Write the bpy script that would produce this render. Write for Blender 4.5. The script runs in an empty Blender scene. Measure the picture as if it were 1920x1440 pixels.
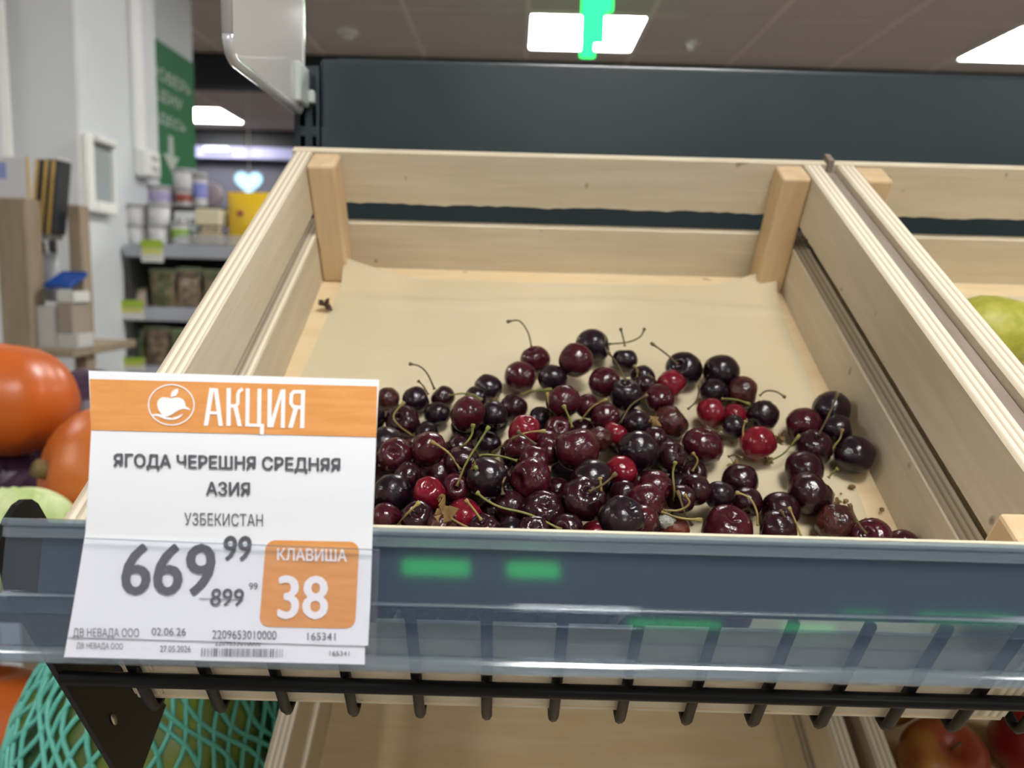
import bpy, bmesh, math, random
import numpy as np
from mathutils import Matrix, Vector, Quaternion, noise as mnoise

# ------------------------------------------------------------------ camera / view / world
random.seed(7)
scene = bpy.context.scene
COL = scene.collection
FPX, CX, CY = 1455.0, 960.0, 720.0
PITCH, ROLL = math.radians(7.6), math.atan(.0265)
F = np.array([0, math.cos(PITCH), -math.sin(PITCH)])
_U0 = np.array([0, math.sin(PITCH), math.cos(PITCH)])
_R0 = np.array([1.0, 0, 0])
RT = math.cos(ROLL) * _R0 + math.sin(ROLL) * _U0
UP = -math.sin(ROLL) * _R0 + math.cos(ROLL) * _U0
CAM = np.array([0, 0, 1.4])

cam = bpy.data.cameras.new('camera')
cam.sensor_width = 36.0
cam.lens = FPX / 1920 * 36
cam.clip_start = .02
cam.dof.use_dof = True
cam.dof.focus_distance = .40
cam.dof.aperture_fstop = 7.4
camo = bpy.data.objects.new('camera', cam)
COL.objects.link(camo)
camo.matrix_world = Matrix(((RT[0], UP[0], -F[0], 0), (RT[1], UP[1], -F[1], 0), (RT[2], UP[2], -F[2], 1.4), (0, 0, 0, 1)))
scene.camera = camo

world = bpy.data.worlds.new('world')
scene.world = world
world.use_nodes = True
world.node_tree.nodes['Background'].inputs[0].default_value = (.80, .86, 1, 1)
world.node_tree.nodes['Background'].inputs[1].default_value = 0.0      # closed hall: no sky reaches it

scene.view_settings.view_transform = 'Standard'
scene.view_settings.look = 'None'
scene.view_settings.exposure = 0.14
scene.view_settings.gamma = 1.0
scene.view_settings.use_curve_mapping = False
LED_STRENGTH = 30.0
CEIL = 2.70


# ------------------------------------------------------------------ pixel -> place helpers
def ray(px, py):
    return F + (px - CX) / FPX * RT - (py - CY) / FPX * UP


def plane(px, py, P0, n):
    d = ray(px, py)
    return CAM + d * (((np.asarray(P0) - CAM) @ n) / (d @ n))


def depth(px, py, z):
    return CAM + ray(px, py) * z


def aty(px, py, y):
    return plane(px, py, (0, y, 0), np.array([0, 1.0, 0]))


def atx(px, py, x):
    return plane(px, py, (x, 0, 0), np.array([1.0, 0, 0]))


def atz(px, py, z):
    return plane(px, py, (0, 0, z), np.array([0, 0, 1.0]))


S = .92                                   # crate is 46 cm wide
TH = math.radians(30.2)                   # tilt of the display shelf
X = np.array([1.0, 0, 0])
Y = np.array([0, math.cos(TH), math.sin(TH)])
Z = np.array([0, -math.sin(TH), math.cos(TH)])
RIM0 = depth(552, 275, S * .5 * FPX / 993)    # back left top corner of the crate
HB = .139                                     # crate height (unscaled)
BASE0 = RIM0 - Z * HB * S


def CR(x, y, z):                              # crate coordinates (z from rim) -> world
    return RIM0 + (X * x + Y * y + Z * z) * S


def crate_matrix(o, slope=TH):
    yy = (0, math.cos(slope), math.sin(slope)); zz = (0, -math.sin(slope), math.cos(slope))
    return Matrix(((1, yy[0], zz[0], o[0]), (0, yy[1], zz[1], o[1]), (0, yy[2], zz[2], o[2]), (0, 0, 0, 1)))


# ------------------------------------------------------------------ materials
def mat(name, col, rough=.5, spec=.5, metal=0, coat=0, bump=0, bscale=50, var=None, vscale=8, stretch=None, emis=None, estr=0, detail=3, lo=.4, hi=.65, trans=0):
    m = bpy.data.materials.new(name); m.use_nodes = True
    nt = m.node_tree; b = nt.nodes['Principled BSDF']
    b.inputs['Base Color'].default_value = (*col, 1)
    b.inputs['Roughness'].default_value = rough
    b.inputs['Specular IOR Level'].default_value = spec
    b.inputs['Metallic'].default_value = metal
    b.inputs['Coat Weight'].default_value = coat
    b.inputs['Coat Roughness'].default_value = .08
    if emis:
        b.inputs['Emission Color'].default_value = (*emis, 1)
        b.inputs['Emission Strength'].default_value = estr
    tc = mp = None
    if var or bump:
        tc = nt.nodes.new('ShaderNodeTexCoord'); mp = nt.nodes.new('ShaderNodeMapping')
        nt.links.new(tc.outputs['Object'], mp.inputs['Vector'])
        if stretch: mp.inputs['Scale'].default_value = stretch
    if var:
        oi = nt.nodes.new('ShaderNodeObjectInfo')
        mul = nt.nodes.new('ShaderNodeMath'); mul.operation = 'MULTIPLY'; mul.inputs[1].default_value = 37.0
        nt.links.new(oi.outputs['Random'], mul.inputs[0])
        nz = nt.nodes.new('ShaderNodeTexNoise'); nz.noise_dimensions = '4D'
        nz.inputs['Scale'].default_value = vscale; nz.inputs['Detail'].default_value = detail
        nt.links.new(mp.outputs['Vector'], nz.inputs['Vector']); nt.links.new(mul.outputs[0], nz.inputs['W'])
        cr = nt.nodes.new('ShaderNodeValToRGB')
        cr.color_ramp.elements[0].position = lo; cr.color_ramp.elements[0].color = (*col, 1)
        cr.color_ramp.elements[1].position = hi; cr.color_ramp.elements[1].color = (*var, 1)
        nt.links.new(nz.outputs['Fac'], cr.inputs['Fac']); nt.links.new(cr.outputs['Color'], b.inputs['Base Color'])
    if bump:
        n2 = nt.nodes.new('ShaderNodeTexNoise'); n2.inputs['Scale'].default_value = bscale; n2.inputs['Detail'].default_value = 3
        nt.links.new(mp.outputs['Vector'], n2.inputs['Vector'])
        bp = nt.nodes.new('ShaderNodeBump'); bp.inputs['Strength'].default_value = bump; bp.inputs['Distance'].default_value = .3 if name.endswith('_cherry') else .002
        nt.links.new(n2.outputs['Fac'], bp.inputs['Height']); nt.links.new(bp.outputs['Normal'], b.inputs['Normal'])
    return m


def emit(name, col, st):
    m = bpy.data.materials.new(name); m.use_nodes = True
    nt = m.node_tree; nt.nodes.clear()
    e = nt.nodes.new('ShaderNodeEmission'); e.inputs[0].default_value = (*col, 1); e.inputs[1].default_value = st
    o = nt.nodes.new('ShaderNodeOutputMaterial'); nt.links.new(e.outputs[0], o.inputs[0])
    return m


def clear(name, tint=(1, 1, 1), gloss=.0, rough=.05, ior=1.45, haze=0.0, hazecol=(.7, .75, .8)):
    """thin clear plastic: transparent + fresnel reflection (+ a little milky haze)"""
    m = bpy.data.materials.new(name); m.use_nodes = True
    nt = m.node_tree; nt.nodes.clear()
    t = nt.nodes.new('ShaderNodeBsdfTransparent'); t.inputs[0].default_value = (*tint, 1)
    d = nt.nodes.new('ShaderNodeBsdfDiffuse'); d.inputs[0].default_value = (*hazecol, 1)
    g = nt.nodes.new('ShaderNodeBsdfGlossy'); g.inputs['Roughness'].default_value = rough
    mx = nt.nodes.new('ShaderNodeMixShader'); mx.inputs[0].default_value = haze
    nt.links.new(t.outputs[0], mx.inputs[1]); nt.links.new(d.outputs[0], mx.inputs[2])
    lw = nt.nodes.new('ShaderNodeLayerWeight'); lw.inputs['Blend'].default_value = .5
    pw = nt.nodes.new('ShaderNodeMath'); pw.operation = 'POWER'; pw.inputs[1].default_value = 5
    nt.links.new(lw.outputs['Facing'], pw.inputs[0])
    f0 = ((ior - 1) / (ior + 1)) ** 2
    ad = nt.nodes.new('ShaderNodeMath'); ad.operation = 'MULTIPLY_ADD'; ad.use_clamp = True; ad.inputs[1].default_value = 1 - f0; ad.inputs[2].default_value = f0 + gloss
    nt.links.new(pw.outputs[0], ad.inputs[0])
    m2 = nt.nodes.new('ShaderNodeMixShader')
    nt.links.new(ad.outputs[0], m2.inputs[0]); nt.links.new(mx.outputs[0], m2.inputs[1]); nt.links.new(g.outputs[0], m2.inputs[2])
    o = nt.nodes.new('ShaderNodeOutputMaterial'); nt.links.new(m2.outputs[0], o.inputs[0])
    return m


def ply_edge(name, axis, thick, light=(.80, .72, .56), dark=(.46, .38, .27), n=3.5):
    m = bpy.data.materials.new(name); m.use_nodes = True
    nt = m.node_tree; b = nt.nodes['Principled BSDF']; b.inputs['Roughness'].default_value = .7
    tc = nt.nodes.new('ShaderNodeTexCoord'); sx = nt.nodes.new('ShaderNodeSeparateXYZ')
    nt.links.new(tc.outputs['Object'], sx.inputs[0])
    nz = nt.nodes.new('ShaderNodeTexNoise'); nz.inputs['Scale'].default_value = 60
    mp = nt.nodes.new('ShaderNodeMapping'); sc = [3, 3, 3]; sc['XYZ'.index(axis)] = .2; sc[1] = .6; mp.inputs['Scale'].default_value = sc
    nt.links.new(tc.outputs['Object'], mp.inputs[0]); nt.links.new(mp.outputs[0], nz.inputs['Vector'])
    m1 = nt.nodes.new('ShaderNodeMath'); m1.operation = 'MULTIPLY'; m1.inputs[1].default_value = n / thick
    nt.links.new(sx.outputs[axis], m1.inputs[0])
    m0 = nt.nodes.new('ShaderNodeMath'); m0.operation = 'MULTIPLY_ADD'; m0.inputs[1].default_value = 0.0      # noise weight off, ply stripes stay straight
    nt.links.new(nz.outputs['Fac'], m0.inputs[0]); nt.links.new(m1.outputs[0], m0.inputs[2])
    fr = nt.nodes.new('ShaderNodeMath'); fr.operation = 'FRACT'
    nt.links.new(m0.outputs[0], fr.inputs[0])
    cr = nt.nodes.new('ShaderNodeValToRGB'); e = cr.color_ramp.elements
    e[0].position = 0; e[0].color = (*light, 1); e[1].position = .42; e[1].color = (*light, 1)
    for p, c in ((.5, dark), (.9, tuple(.5 * a + .5 * q for a, q in zip(light, dark))), (1, light)):
        k = cr.color_ramp.elements.new(p); k.color = (*c, 1)
    nt.links.new(fr.outputs[0], cr.inputs['Fac']); nt.links.new(cr.outputs['Color'], b.inputs['Base Color'])
    return m


def birch(name, c1, c2, stretch, spots=True):
    """birch veneer: long soft grain, a few small dark flecks"""
    m = bpy.data.materials.new(name); m.use_nodes = True
    nt = m.node_tree; b = nt.nodes['Principled BSDF']; b.inputs['Roughness'].default_value = .62
    b.inputs['Specular IOR Level'].default_value = .3
    tc = nt.nodes.new('ShaderNodeTexCoord'); mp = nt.nodes.new('ShaderNodeMapping'); mp.inputs['Scale'].default_value = stretch
    nt.links.new(tc.outputs['Object'], mp.inputs[0])
    oi = nt.nodes.new('ShaderNodeObjectInfo'); mu = nt.nodes.new('ShaderNodeMath'); mu.operation = 'MULTIPLY'; mu.inputs[1].default_value = 50
    nt.links.new(oi.outputs['Random'], mu.inputs[0])
    nz = nt.nodes.new('ShaderNodeTexNoise'); nz.noise_dimensions = '4D'; nz.inputs['Scale'].default_value = 9; nz.inputs['Detail'].default_value = 5
    nz.inputs['Distortion'].default_value = .6
    nt.links.new(mp.outputs[0], nz.inputs['Vector']); nt.links.new(mu.outputs[0], nz.inputs['W'])
    cr = nt.nodes.new('ShaderNodeValToRGB'); cr.color_ramp.elements[0].position = .35; cr.color_ramp.elements[1].position = .68
    cr.color_ramp.elements[0].color = (*c1, 1); cr.color_ramp.elements[1].color = (*c2, 1)
    nt.links.new(nz.outputs['Fac'], cr.inputs[0])
    sp = nt.nodes.new('ShaderNodeTexNoise'); sp.noise_dimensions = '4D'; sp.inputs['Scale'].default_value = 62; sp.inputs['Detail'].default_value = 1
    nt.links.new(tc.outputs['Object'], sp.inputs['Vector']); nt.links.new(mu.outputs[0], sp.inputs['W'])
    c2r = nt.nodes.new('ShaderNodeValToRGB'); c2r.color_ramp.elements[0].position = .735; c2r.color_ramp.elements[1].position = .80
    c2r.color_ramp.elements[0].color = (0, 0, 0, 1); c2r.color_ramp.elements[1].color = (.75, .75, .75, 1)
    nt.links.new(sp.outputs['Fac'], c2r.inputs[0])
    mx = nt.nodes.new('ShaderNodeMix'); mx.data_type = 'RGBA'
    mx.inputs['B'].default_value = (.12, .07, .035, 1)
    nt.links.new(c2r.outputs[0], mx.inputs['Factor']); nt.links.new(cr.outputs[0], mx.inputs['A'])
    nt.links.new(mx.outputs['Result'], b.inputs['Base Color'])
    return m


MT = {}
MT['birch_x'] = birch('birch_veneer_along_x', (.60, .52, .38), (.67, .59, .45), (1.2, 14, 14))
MT['birch_y'] = birch('birch_veneer_along_y', (.60, .52, .38), (.67, .59, .45), (14, 1.2, 14))
MT['birch_floor'] = birch('birch_floor', (.68, .52, .30), (.74, .60, .38), (1.5, 10, 10))
MT['pine'] = birch('pine_post', (.60, .42, .24), (.68, .52, .32), (12, 12, 1.0))
MT['edge_side'] = ply_edge('plywood_edge', 'X', .0165 * S)
MT['edge_plain'] = mat('light_wood_edge', (.74, .67, .50), .7, var=(.66, .57, .41), vscale=20, stretch=(1, 8, 8))
MT['liner'] = mat('parchment_paper', (.62, .54, .37), .75, .2, var=(.57, .485, .32), vscale=5, bump=.6, bscale=14)
MT['dark_metal'] = mat('dark_green_metal', (.014, .026, .031), .38, .5, var=(.018, .032, .037), vscale=9, bump=.03, bscale=200)
MT['black_metal'] = mat('black_coated_steel', (.004, .004, .0045), .42, .3)
MT['wire'] = mat('black_wire', (.007, .006, .0065), .45, .4)
MT['paper'] = mat('white_paper', (.78, .80, .84), .8, .2, bump=.05, bscale=120)
MT['ink'] = mat('grey_ink', (.10, .10, .115), .8, .2)
MT['orange'] = mat('orange_print', (.66, .285, .085), .8, .2, var=(.72, .33, .11), vscale=60, stretch=(1, 6, 6))
MT['white_print'] = mat('white_print', (.82, .82, .84), .8, .2)
MT['clear'] = clear('clear_plastic', (.93, .95, .96), .01, .06, 1.45, .03)
MT['rail'] = clear('clear_rail_plastic', (.84, .89, .93), .03, .05, 1.45, .045, (.40, .48, .62))
MT['rail_lip'] = clear('thick_rail_plastic', (.75, .82, .86), .10, .12, 1.5, .16, (.50, .58, .66))
MT['acrylic'] = clear('acrylic_sign_plastic', (.95, .96, .96), .04, .08, 1.5, .45, (.92, .89, .87))  # strong pale haze colour stands in for reflections on the clear pane
MT['acrylic_rim'] = clear('acrylic_rim', (.9, .9, .92), .12, .1, 1.5, .45, (.8, .8, .82))
MT['grey_plastic'] = mat('pale_grey_plastic', (.50, .54, .52), .45)
MT['column'] = mat('grey_painted_column', (.68, .71, .73), .6, var=(.64, .67, .68), vscale=3)
MT['trunk'] = mat('white_plastic_trunking', (.84, .85, .82), .45)
MT['tile'] = mat('ceiling_tile', (.52, .46, .42), .9, .2)
MT['tbar'] = mat('ceiling_grid_bar', (.70, .60, .53), .6)
MT['floor'] = mat('floor_tile_brown', (.32, .29, .26), .45, var=(.28, .25, .22), vscale=2)
MT['wall'] = mat('wall_paint', (.42, .42, .42), .8)
MT['led'] = emit('led_diffuser', (1, .985, .96), LED_STRENGTH)
MT['frame_white'] = mat('white_lamp_frame', (.7, .7, .7), .5)
MT['green_sign'] = mat('green_sign_board', (.045, .20, .085), .45)
MT['green_led'] = emit('green_led', (.02, 1, .16), 3.0)


# ------------------------------------------------------------------ mesh helpers
def link(o, parent=None):
    COL.objects.link(o)
    if parent is not None: o.parent = parent
    return o


def tag(o, label=None, cat=None, group=None, kind=None):
    if label: o['label'] = label
    if cat: o['category'] = cat
    if group: o['group'] = group
    if kind: o['kind'] = kind
    return o


def empty(name, M=None, label=None, cat=None, group=None, kind=None, loc=None):
    o = bpy.data.objects.new(name, None); o.empty_display_size = .02
    COL.objects.link(o)
    if M is not None: o.matrix_world = M
    if loc is not None: o.location = loc
    return tag(o, label, cat, group, kind)


def from_bm(name, bm, mats, parent=None, loc=(0, 0, 0), smooth=False):
    bmesh.ops.recalc_face_normals(bm, faces=bm.faces)
    me = bpy.data.meshes.new(name); bm.to_mesh(me); bm.free()
    for m in (mats if isinstance(mats, (list, tuple)) else [mats]): me.materials.append(m)
    if smooth:
        for p in me.polygons: p.use_smooth = True
    o = bpy.data.objects.new(name, me); o.location = loc
    return link(o, parent)


def mesh(name, vs, fs, mats, parent=None, smooth=False, loc=(0, 0, 0), center=False, fix=True):
    vs = [Vector(v) for v in vs]
    loc = Vector(loc)
    if center:
        c = sum(vs, Vector()) / len(vs); vs = [v - c for v in vs]; loc = loc + c
    bm = bmesh.new(); bv = [bm.verts.new(v) for v in vs]
    for f in fs:
        try: bm.faces.new([bv[i] for i in f])
        except ValueError: pass
    if fix: return from_bm(name, bm, mats, parent, loc, smooth)
    me = bpy.data.meshes.new(name); bm.to_mesh(me); bm.free(); me.materials.append(mats)
    o = bpy.data.objects.new(name, me); o.location = loc
    return link(o, parent)


def box(name, a, b, mats, parent=None, bevel=.0, seg=1, edge_axes=None, smooth=False):
    """box between corners a and b; edge_axes: axes whose faces take material slot 1"""
    a = Vector(a); b = Vector(b); c = (a + b) / 2; d = b - a
    bm = bmesh.new(); bmesh.ops.create_cube(bm, size=1)
    bmesh.ops.scale(bm, vec=(abs(d.x), abs(d.y), abs(d.z)), verts=bm.verts)
    if bevel: bmesh.ops.bevel(bm, geom=list(bm.edges), offset=bevel, segments=seg, profile=.5, affect='EDGES')
    if edge_axes:
        bm.normal_update()
        for f in bm.faces:
            n = f.normal; k = max(range(3), key=lambda i: abs(n[i]))
            if k in edge_axes: f.material_index = 1
    return from_bm(name, bm, mats, parent, c, smooth)


def catmull(P, n=6):
    P = [np.asarray(p, float) for p in P]
    if len(P) < 3: return [P[0] + (P[-1] - P[0]) * t for t in np.linspace(0, 1, n + 1)]
    Q = [2 * P[0] - P[1]] + P + [2 * P[-1] - P[-2]]
    out = []
    for i in range(1, len(Q) - 2):
        for t in np.linspace(0, 1, n, endpoint=False):
            a, b, c, d = Q[i - 1], Q[i], Q[i + 1], Q[i + 2]
            out.append(.5 * (2 * b + (c - a) * t + (2 * a - 5 * b + 4 * c - d) * t * t + (3 * b - a - 3 * c + d) * t ** 3))
    out.append(P[-1])
    return out


def tube_bm(bm, pts, rad, seg=8):
    pts = [Vector(p) for p in pts]; n = len(pts)
    rad = rad if hasattr(rad, '__len__') else [rad] * n
    t0 = (pts[1] - pts[0]).normalized()
    u = t0.orthogonal().normalized(); rings = []
    for i, p in enumerate(pts):
        t = (pts[min(i + 1, n - 1)] - pts[max(i - 1, 0)]).normalized()
        u = (u - t * u.dot(t)).normalized(); v = t.cross(u)
        rings.append([bm.verts.new(p + (u * math.cos(k * 2 * math.pi / seg) + v * math.sin(k * 2 * math.pi / seg)) * rad[i]) for k in range(seg)])
    for i in range(n - 1):
        for k in range(seg):
            bm.faces.new((rings[i][k], rings[i][(k + 1) % seg], rings[i + 1][(k + 1) % seg], rings[i + 1][k]))
    bm.faces.new(rings[0][::-1]); bm.faces.new(rings[-1])


def tube(name, pts, rad, m, parent=None, seg=8, smooth=True):
    bm = bmesh.new(); tube_bm(bm, pts, rad, seg)
    return from_bm(name, bm, m, parent, smooth=smooth)


def lathe_bm(bm, prof, seg=24, M=None):
    rings = []
    for r, z in prof:
        if r < 1e-6: rings.append([bm.verts.new((0, 0, z))])
        else: rings.append([bm.verts.new((r * math.cos(k * 2 * math.pi / seg), r * math.sin(k * 2 * math.pi / seg), z)) for k in range(seg)])
    for a, b in zip(rings, rings[1:]):
        for k in range(seg):
            q = [a[k % len(a)], a[(k + 1) % len(a)], b[(k + 1) % len(b)], b[k % len(b)]]
            u = []
            for v in q:
                if v not in u: u.append(v)
            if len(u) > 2: bm.faces.new(u)


def lathe(name, prof, m, parent=None, seg=24, loc=(0, 0, 0), smooth=True):
    bm = bmesh.new(); lathe_bm(bm, prof, seg)
    return from_bm(name, bm, m, parent, loc, smooth)


def extrude_poly(name, poly, vec, m, parent=None):
    """closed 3-D polygon pushed along vec"""
    n = len(poly); p = [Vector(q) for q in poly]; v = Vector(vec)
    vs = p + [q + v for q in p]
    fs = [tuple(range(n)), tuple(range(2 * n - 1, n - 1, -1))] + [(i, (i + 1) % n, n + (i + 1) % n, n + i) for i in range(n)]
    return mesh(name, vs, fs, m, parent, center=True)


def text_verts(s, bold=0.0, space=1.0):
    cu = bpy.data.curves.new('t', 'FONT'); cu.body = s; cu.offset = bold; cu.space_character = space; cu.resolution_u = 3
    o = bpy.data.objects.new('t', cu); COL.objects.link(o)
    bpy.context.view_layer.update()
    me = bpy.data.meshes.new_from_object(o.evaluated_get(bpy.context.evaluated_depsgraph_get()))
    vs = np.array([v.co[:2] for v in me.vertices]); fs = [tuple(p.vertices) for p in me.polygons]
    bpy.data.objects.remove(o); bpy.data.curves.remove(cu); bpy.data.meshes.remove(me)
    lo, hi = vs.min(0), vs.max(0)
    return (vs - lo) / (hi - lo), fs


# ================================================================== THE SETTING
box('floor', (-4.8, -4.8, -.05), (4.8, 8.6, 0), MT['floor'])['kind'] = 'structure'

GX, GY = .03, .985           # origin of the 60 cm ceiling grid (one line of each direction)
ceil = empty('ceiling', loc=(0, 0, CEIL), kind='structure')
LIGHTS = [(0, 5), (4, 5), (-5, 9)]                                        # the panels the photograph shows
LIGHTS_OFF = [(ix, iy) for iy in (1, -3, -7) for ix in (-5, 0, 4)]          # the same ceiling grid going on over and behind the viewer
lightset = set(LIGHTS)
tile_me = None
TGAP = .012
def cell(ix, iy):
    return GX + ix * .6, GY + iy * .6
for iy in range(3, 11):
    for ix in range(-7, 7):
        if (ix, iy) in lightset: continue
        x0, y0 = cell(ix, iy)
        if tile_me is None:
            t = box('tile', (x0 + TGAP, y0 + TGAP, .0), (x0 + .6 - TGAP, y0 + .6 - TGAP, .015), MT['tile'], ceil)
            tile_me = t.data
        else:
            t = bpy.data.objects.new('tile', tile_me); t.location = (x0 + .3, y0 + .3, .0075); link(t, ceil)
for ix in range(-7, 8):
    box('grid_bar', (GX + ix * .6 - TGAP, cell(0, 3)[1], -.004), (GX + ix * .6 + TGAP, cell(0, 11)[1], .012), MT['tbar'], ceil)
for iy in range(3, 12):
    for ix in range(-7, 7):
        x0, y0 = cell(ix, iy)
        box('grid_bar', (x0 + TGAP, y0 - TGAP * .55, -.003), (x0 + .6 - TGAP, y0 + TGAP * .55, .012), MT['tbar'], ceil)
# the rest of the ceiling, above and behind the viewer, and the void over the tiles
box('slab', (-4.8, -4.8, .0), (4.8, cell(0, 3)[1] - .001, .02), MT['tile'], ceil)
box('slab', (-4.8, cell(0, 3)[1], .03), (4.8, 8.6, .05), MT['tile'], ceil)

for side, a, b in (('back', (-4.8, 8.5, 0), (4.8, 8.6, CEIL)), ('front', (-4.8, -4.8, 0), (4.8, -4.7, CEIL)),
                   ('right', (4.7, -4.7, 0), (4.8, 8.5, CEIL)), ('left', (-4.8, -4.7, 0), (-4.7, 8.5, CEIL))):
    box('wall_' + side, a, b, MT['wall'])['kind'] = 'structure'

ROWN = {-7: 'far behind the shopper', -3: 'above the shopper', 1: 'over the produce rack', 5: 'beyond the rack', 9: 'past the dark bulkhead'}
COLN = {-5: 'on the column side', 0: 'over the cherry crate aisle', 4: 'over the next aisle'}
for (ix, iy) in LIGHTS + LIGHTS_OFF:
    x0, y0 = cell(ix, iy)
    lab = 'square white LED ceiling panel %s, %s' % (COLN[ix], ROWN[iy])
    e = empty('ceiling_light_offscreen' if (ix, iy) in LIGHTS_OFF else 'ceiling_light', loc=(x0 + .3, y0 + .3, CEIL), label=lab, cat='ceiling light', group='LED panels in the ceiling')
    box('diffuser', (-.28, -.28, -.006), (.28, .28, .0), MT['led'], e)
    for a, b in (((-.3, -.3, -.01), (.3, -.28, .012)), ((-.3, .28, -.01), (.3, .3, .012)), ((-.3, -.28, -.01), (-.28, .28, .012)), ((.28, -.28, -.01), (.3, .28, .012))):
        box('lamp_frame', a, b, MT['frame_white'], e)

# bulkheads that cross the ceiling further back
MT['bulk'] = mat('near_black_paint', (.012, .014, .018), .6)
MT['lavender'] = mat('lavender_beam', (.42, .42, .70), .5)  # beam in one even lavender colour
MT['dark_wall'] = mat('dark_purple_grey_wall', (.08, .08, .11), .7)
zb = aty(450, 163, 4.83)[2]
box('trim_1', (-4.6, 4.83, zb), (4.6, 4.95, CEIL - .004), MT['bulk'])['kind'] = 'structure'
za = aty(450, 276, 7.3)[2]; zc = aty(450, 297, 7.3)[2]
box('trim_2', (-4.6, 7.3, za), (4.6, 7.4, CEIL - .004), MT['bulk'])['kind'] = 'structure'
box('trim_3', (-4.6, 7.28, zc), (4.6, 7.4, za), MT['lavender'])['kind'] = 'structure'
box('wall_far', (-4.6, 7.42, 0.0), (4.6, 7.5, zc), MT['dark_wall'])['kind'] = 'structure'
p0 = aty(377, 272, 7.2); p1 = aty(428, 285, 7.2)
bl = empty('strip_light', loc=((p0[0] + p1[0]) / 2, 7.27, p1[2]), label='small white strip light on the lavender beam', cat='light')
w = (p1[0] - p0[0]) / 2; h = p0[2] - p1[2]
box('housing', (-w, -.03, 0), (w, .01, h), MT['frame_white'], bl, .01)
box('tube_lamp', (-w * .9, -.045, h * .25), (w * .9, -.03, h * .8), emit('cool_strip', (.8, .85, 1), 4), bl)

# smoke detectors
for k, (px, py) in enumerate(((652, 57), (1298, 77))):
    q = atz(px, py, CEIL)
    lab = ('round white smoke detector on the ceiling beside the clear sign holder', 'small pale ceiling sensor between the two LED panels')[k]
    r = (.062, .036)[k]
    e = empty('smoke_detector', loc=(q[0], q[1], CEIL), label=lab, cat='smoke detector')
    lathe('detector_base', [(0, .002), (r, .002), (r, -.012), (r * .85, -.016), (0, -.016)], mat('cream_plastic%d' % k, (.85, .82, .75), .5), e)
    lathe('sensor_head', [(r * .6, -.014), (r * .62, -.03), (r * .3, -.045), (0, -.047)], mat('cream_head%d' % k, (.75, .72, .66), .5), e)

# grey column on the left
CY0 = 2.2
xc = aty(153, 300, CY0)[0]; xl = aty(-60, 300, CY0)[0]
CY1 = atx(296, 200, xc)[1]
box('wall_column', (xl, CY0, 0), (xc, CY1, CEIL - .004), MT['column'], bevel=.006)['kind'] = 'structure'
q = aty(17, 300, CY0)
tag(box('pipe_cover', (q[0] - .008, CY0 - .014, .3), (q[0] + .016, CY0 - .001, CEIL - .02), MT['trunk'], bevel=.004),
    'narrow white pipe cover running up the front of the grey column', 'pipe cover')
# trunking and socket on the right face
ya = atx(245, 200, xc)[1]; yb = atx(264, 200, xc)[1]; zs = atx(255, 280, xc)[2]
tr = empty('cable_trunking', loc=(xc, (ya + yb) / 2, zs), label='white cable trunking on the column running down to a socket', cat='trunking')
box('duct', (0.001, -(yb - ya) / 2, 0), (.012, (yb - ya) / 2, CEIL - .02 - zs), MT['trunk'], tr, .003)
box('duct_lid', (.0122, -(yb - ya) / 2 + .006, 0), (.015, (yb - ya) / 2 - .006, CEIL - .02 - zs), MT['trunk'], tr)
y0 = atx(249, 300, xc)[1]; y1 = atx(276, 300, xc)[1]; z0 = atx(260, 331, xc)[2]; z1 = atx(260, 278, xc)[2]
so = empty('wall_socket', loc=(xc, (y0 + y1) / 2, (z0 + z1) / 2 - .002), label='white surface-mounted wall socket below the cable trunking', cat='socket')
hy, hz = (y1 - y0) / 2, (z1 - z0) / 2
box('socket_box', (.001, -hy, -hz), (.04, hy, hz - .004), MT['trunk'], so, .005)
box('cover_plate', (.04, -hy * .85, -hz * .9), (.046, hy * .85, hz * .85), MT['trunk'], so, .002)
for zz in (-.35, .35):
    box('outlet', (.046, -hy * .45, hz * (zz - .2)), (.049, hy * .45, hz * (zz + .2)), mat('outlet_grey%.1f' % zz, (.45, .46, .45), .5), so, .001)

# price checker bracket : open white frame with a tilted screen, on the right face of the column
y0 = atx(167, 330, xc + .03)[1]; y1 = atx(219, 330, xc + .03)[1]; z0 = atx(190, 402, xc)[2]; z1 = atx(190, 262, xc)[2]
pc = empty('price_checker', loc=(xc, (y0 + y1) / 2, z0), label='white wall-mounted price checker with a pale screen on the grey column', cat='price checker')
hy = (y1 - y0) / 2; hh = z1 - z0
box('back_plate', (.001, -hy, 0), (.012, hy, hh), MT['trunk'], pc, .003)
box('frame_side', (.012, -hy, 0), (.030, -hy + .035, hh), MT['trunk'], pc, .004)
box('frame_side', (.012, hy - .012, 0), (.03, hy, hh), MT['trunk'], pc, .003)
box('frame_base', (.012, -hy + .035, 0), (.034, hy - .012, .032), MT['trunk'], pc, .004)
box('frame_top', (.012, -hy + .035, hh - .02), (.045, hy - .012, hh), MT['trunk'], pc, .004)
box('screen', (.014, -hy + .036, .033), (.02, hy - .013, hh - .021), mat('pale_screen', (.36, .40, .40), .15), pc)

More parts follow.
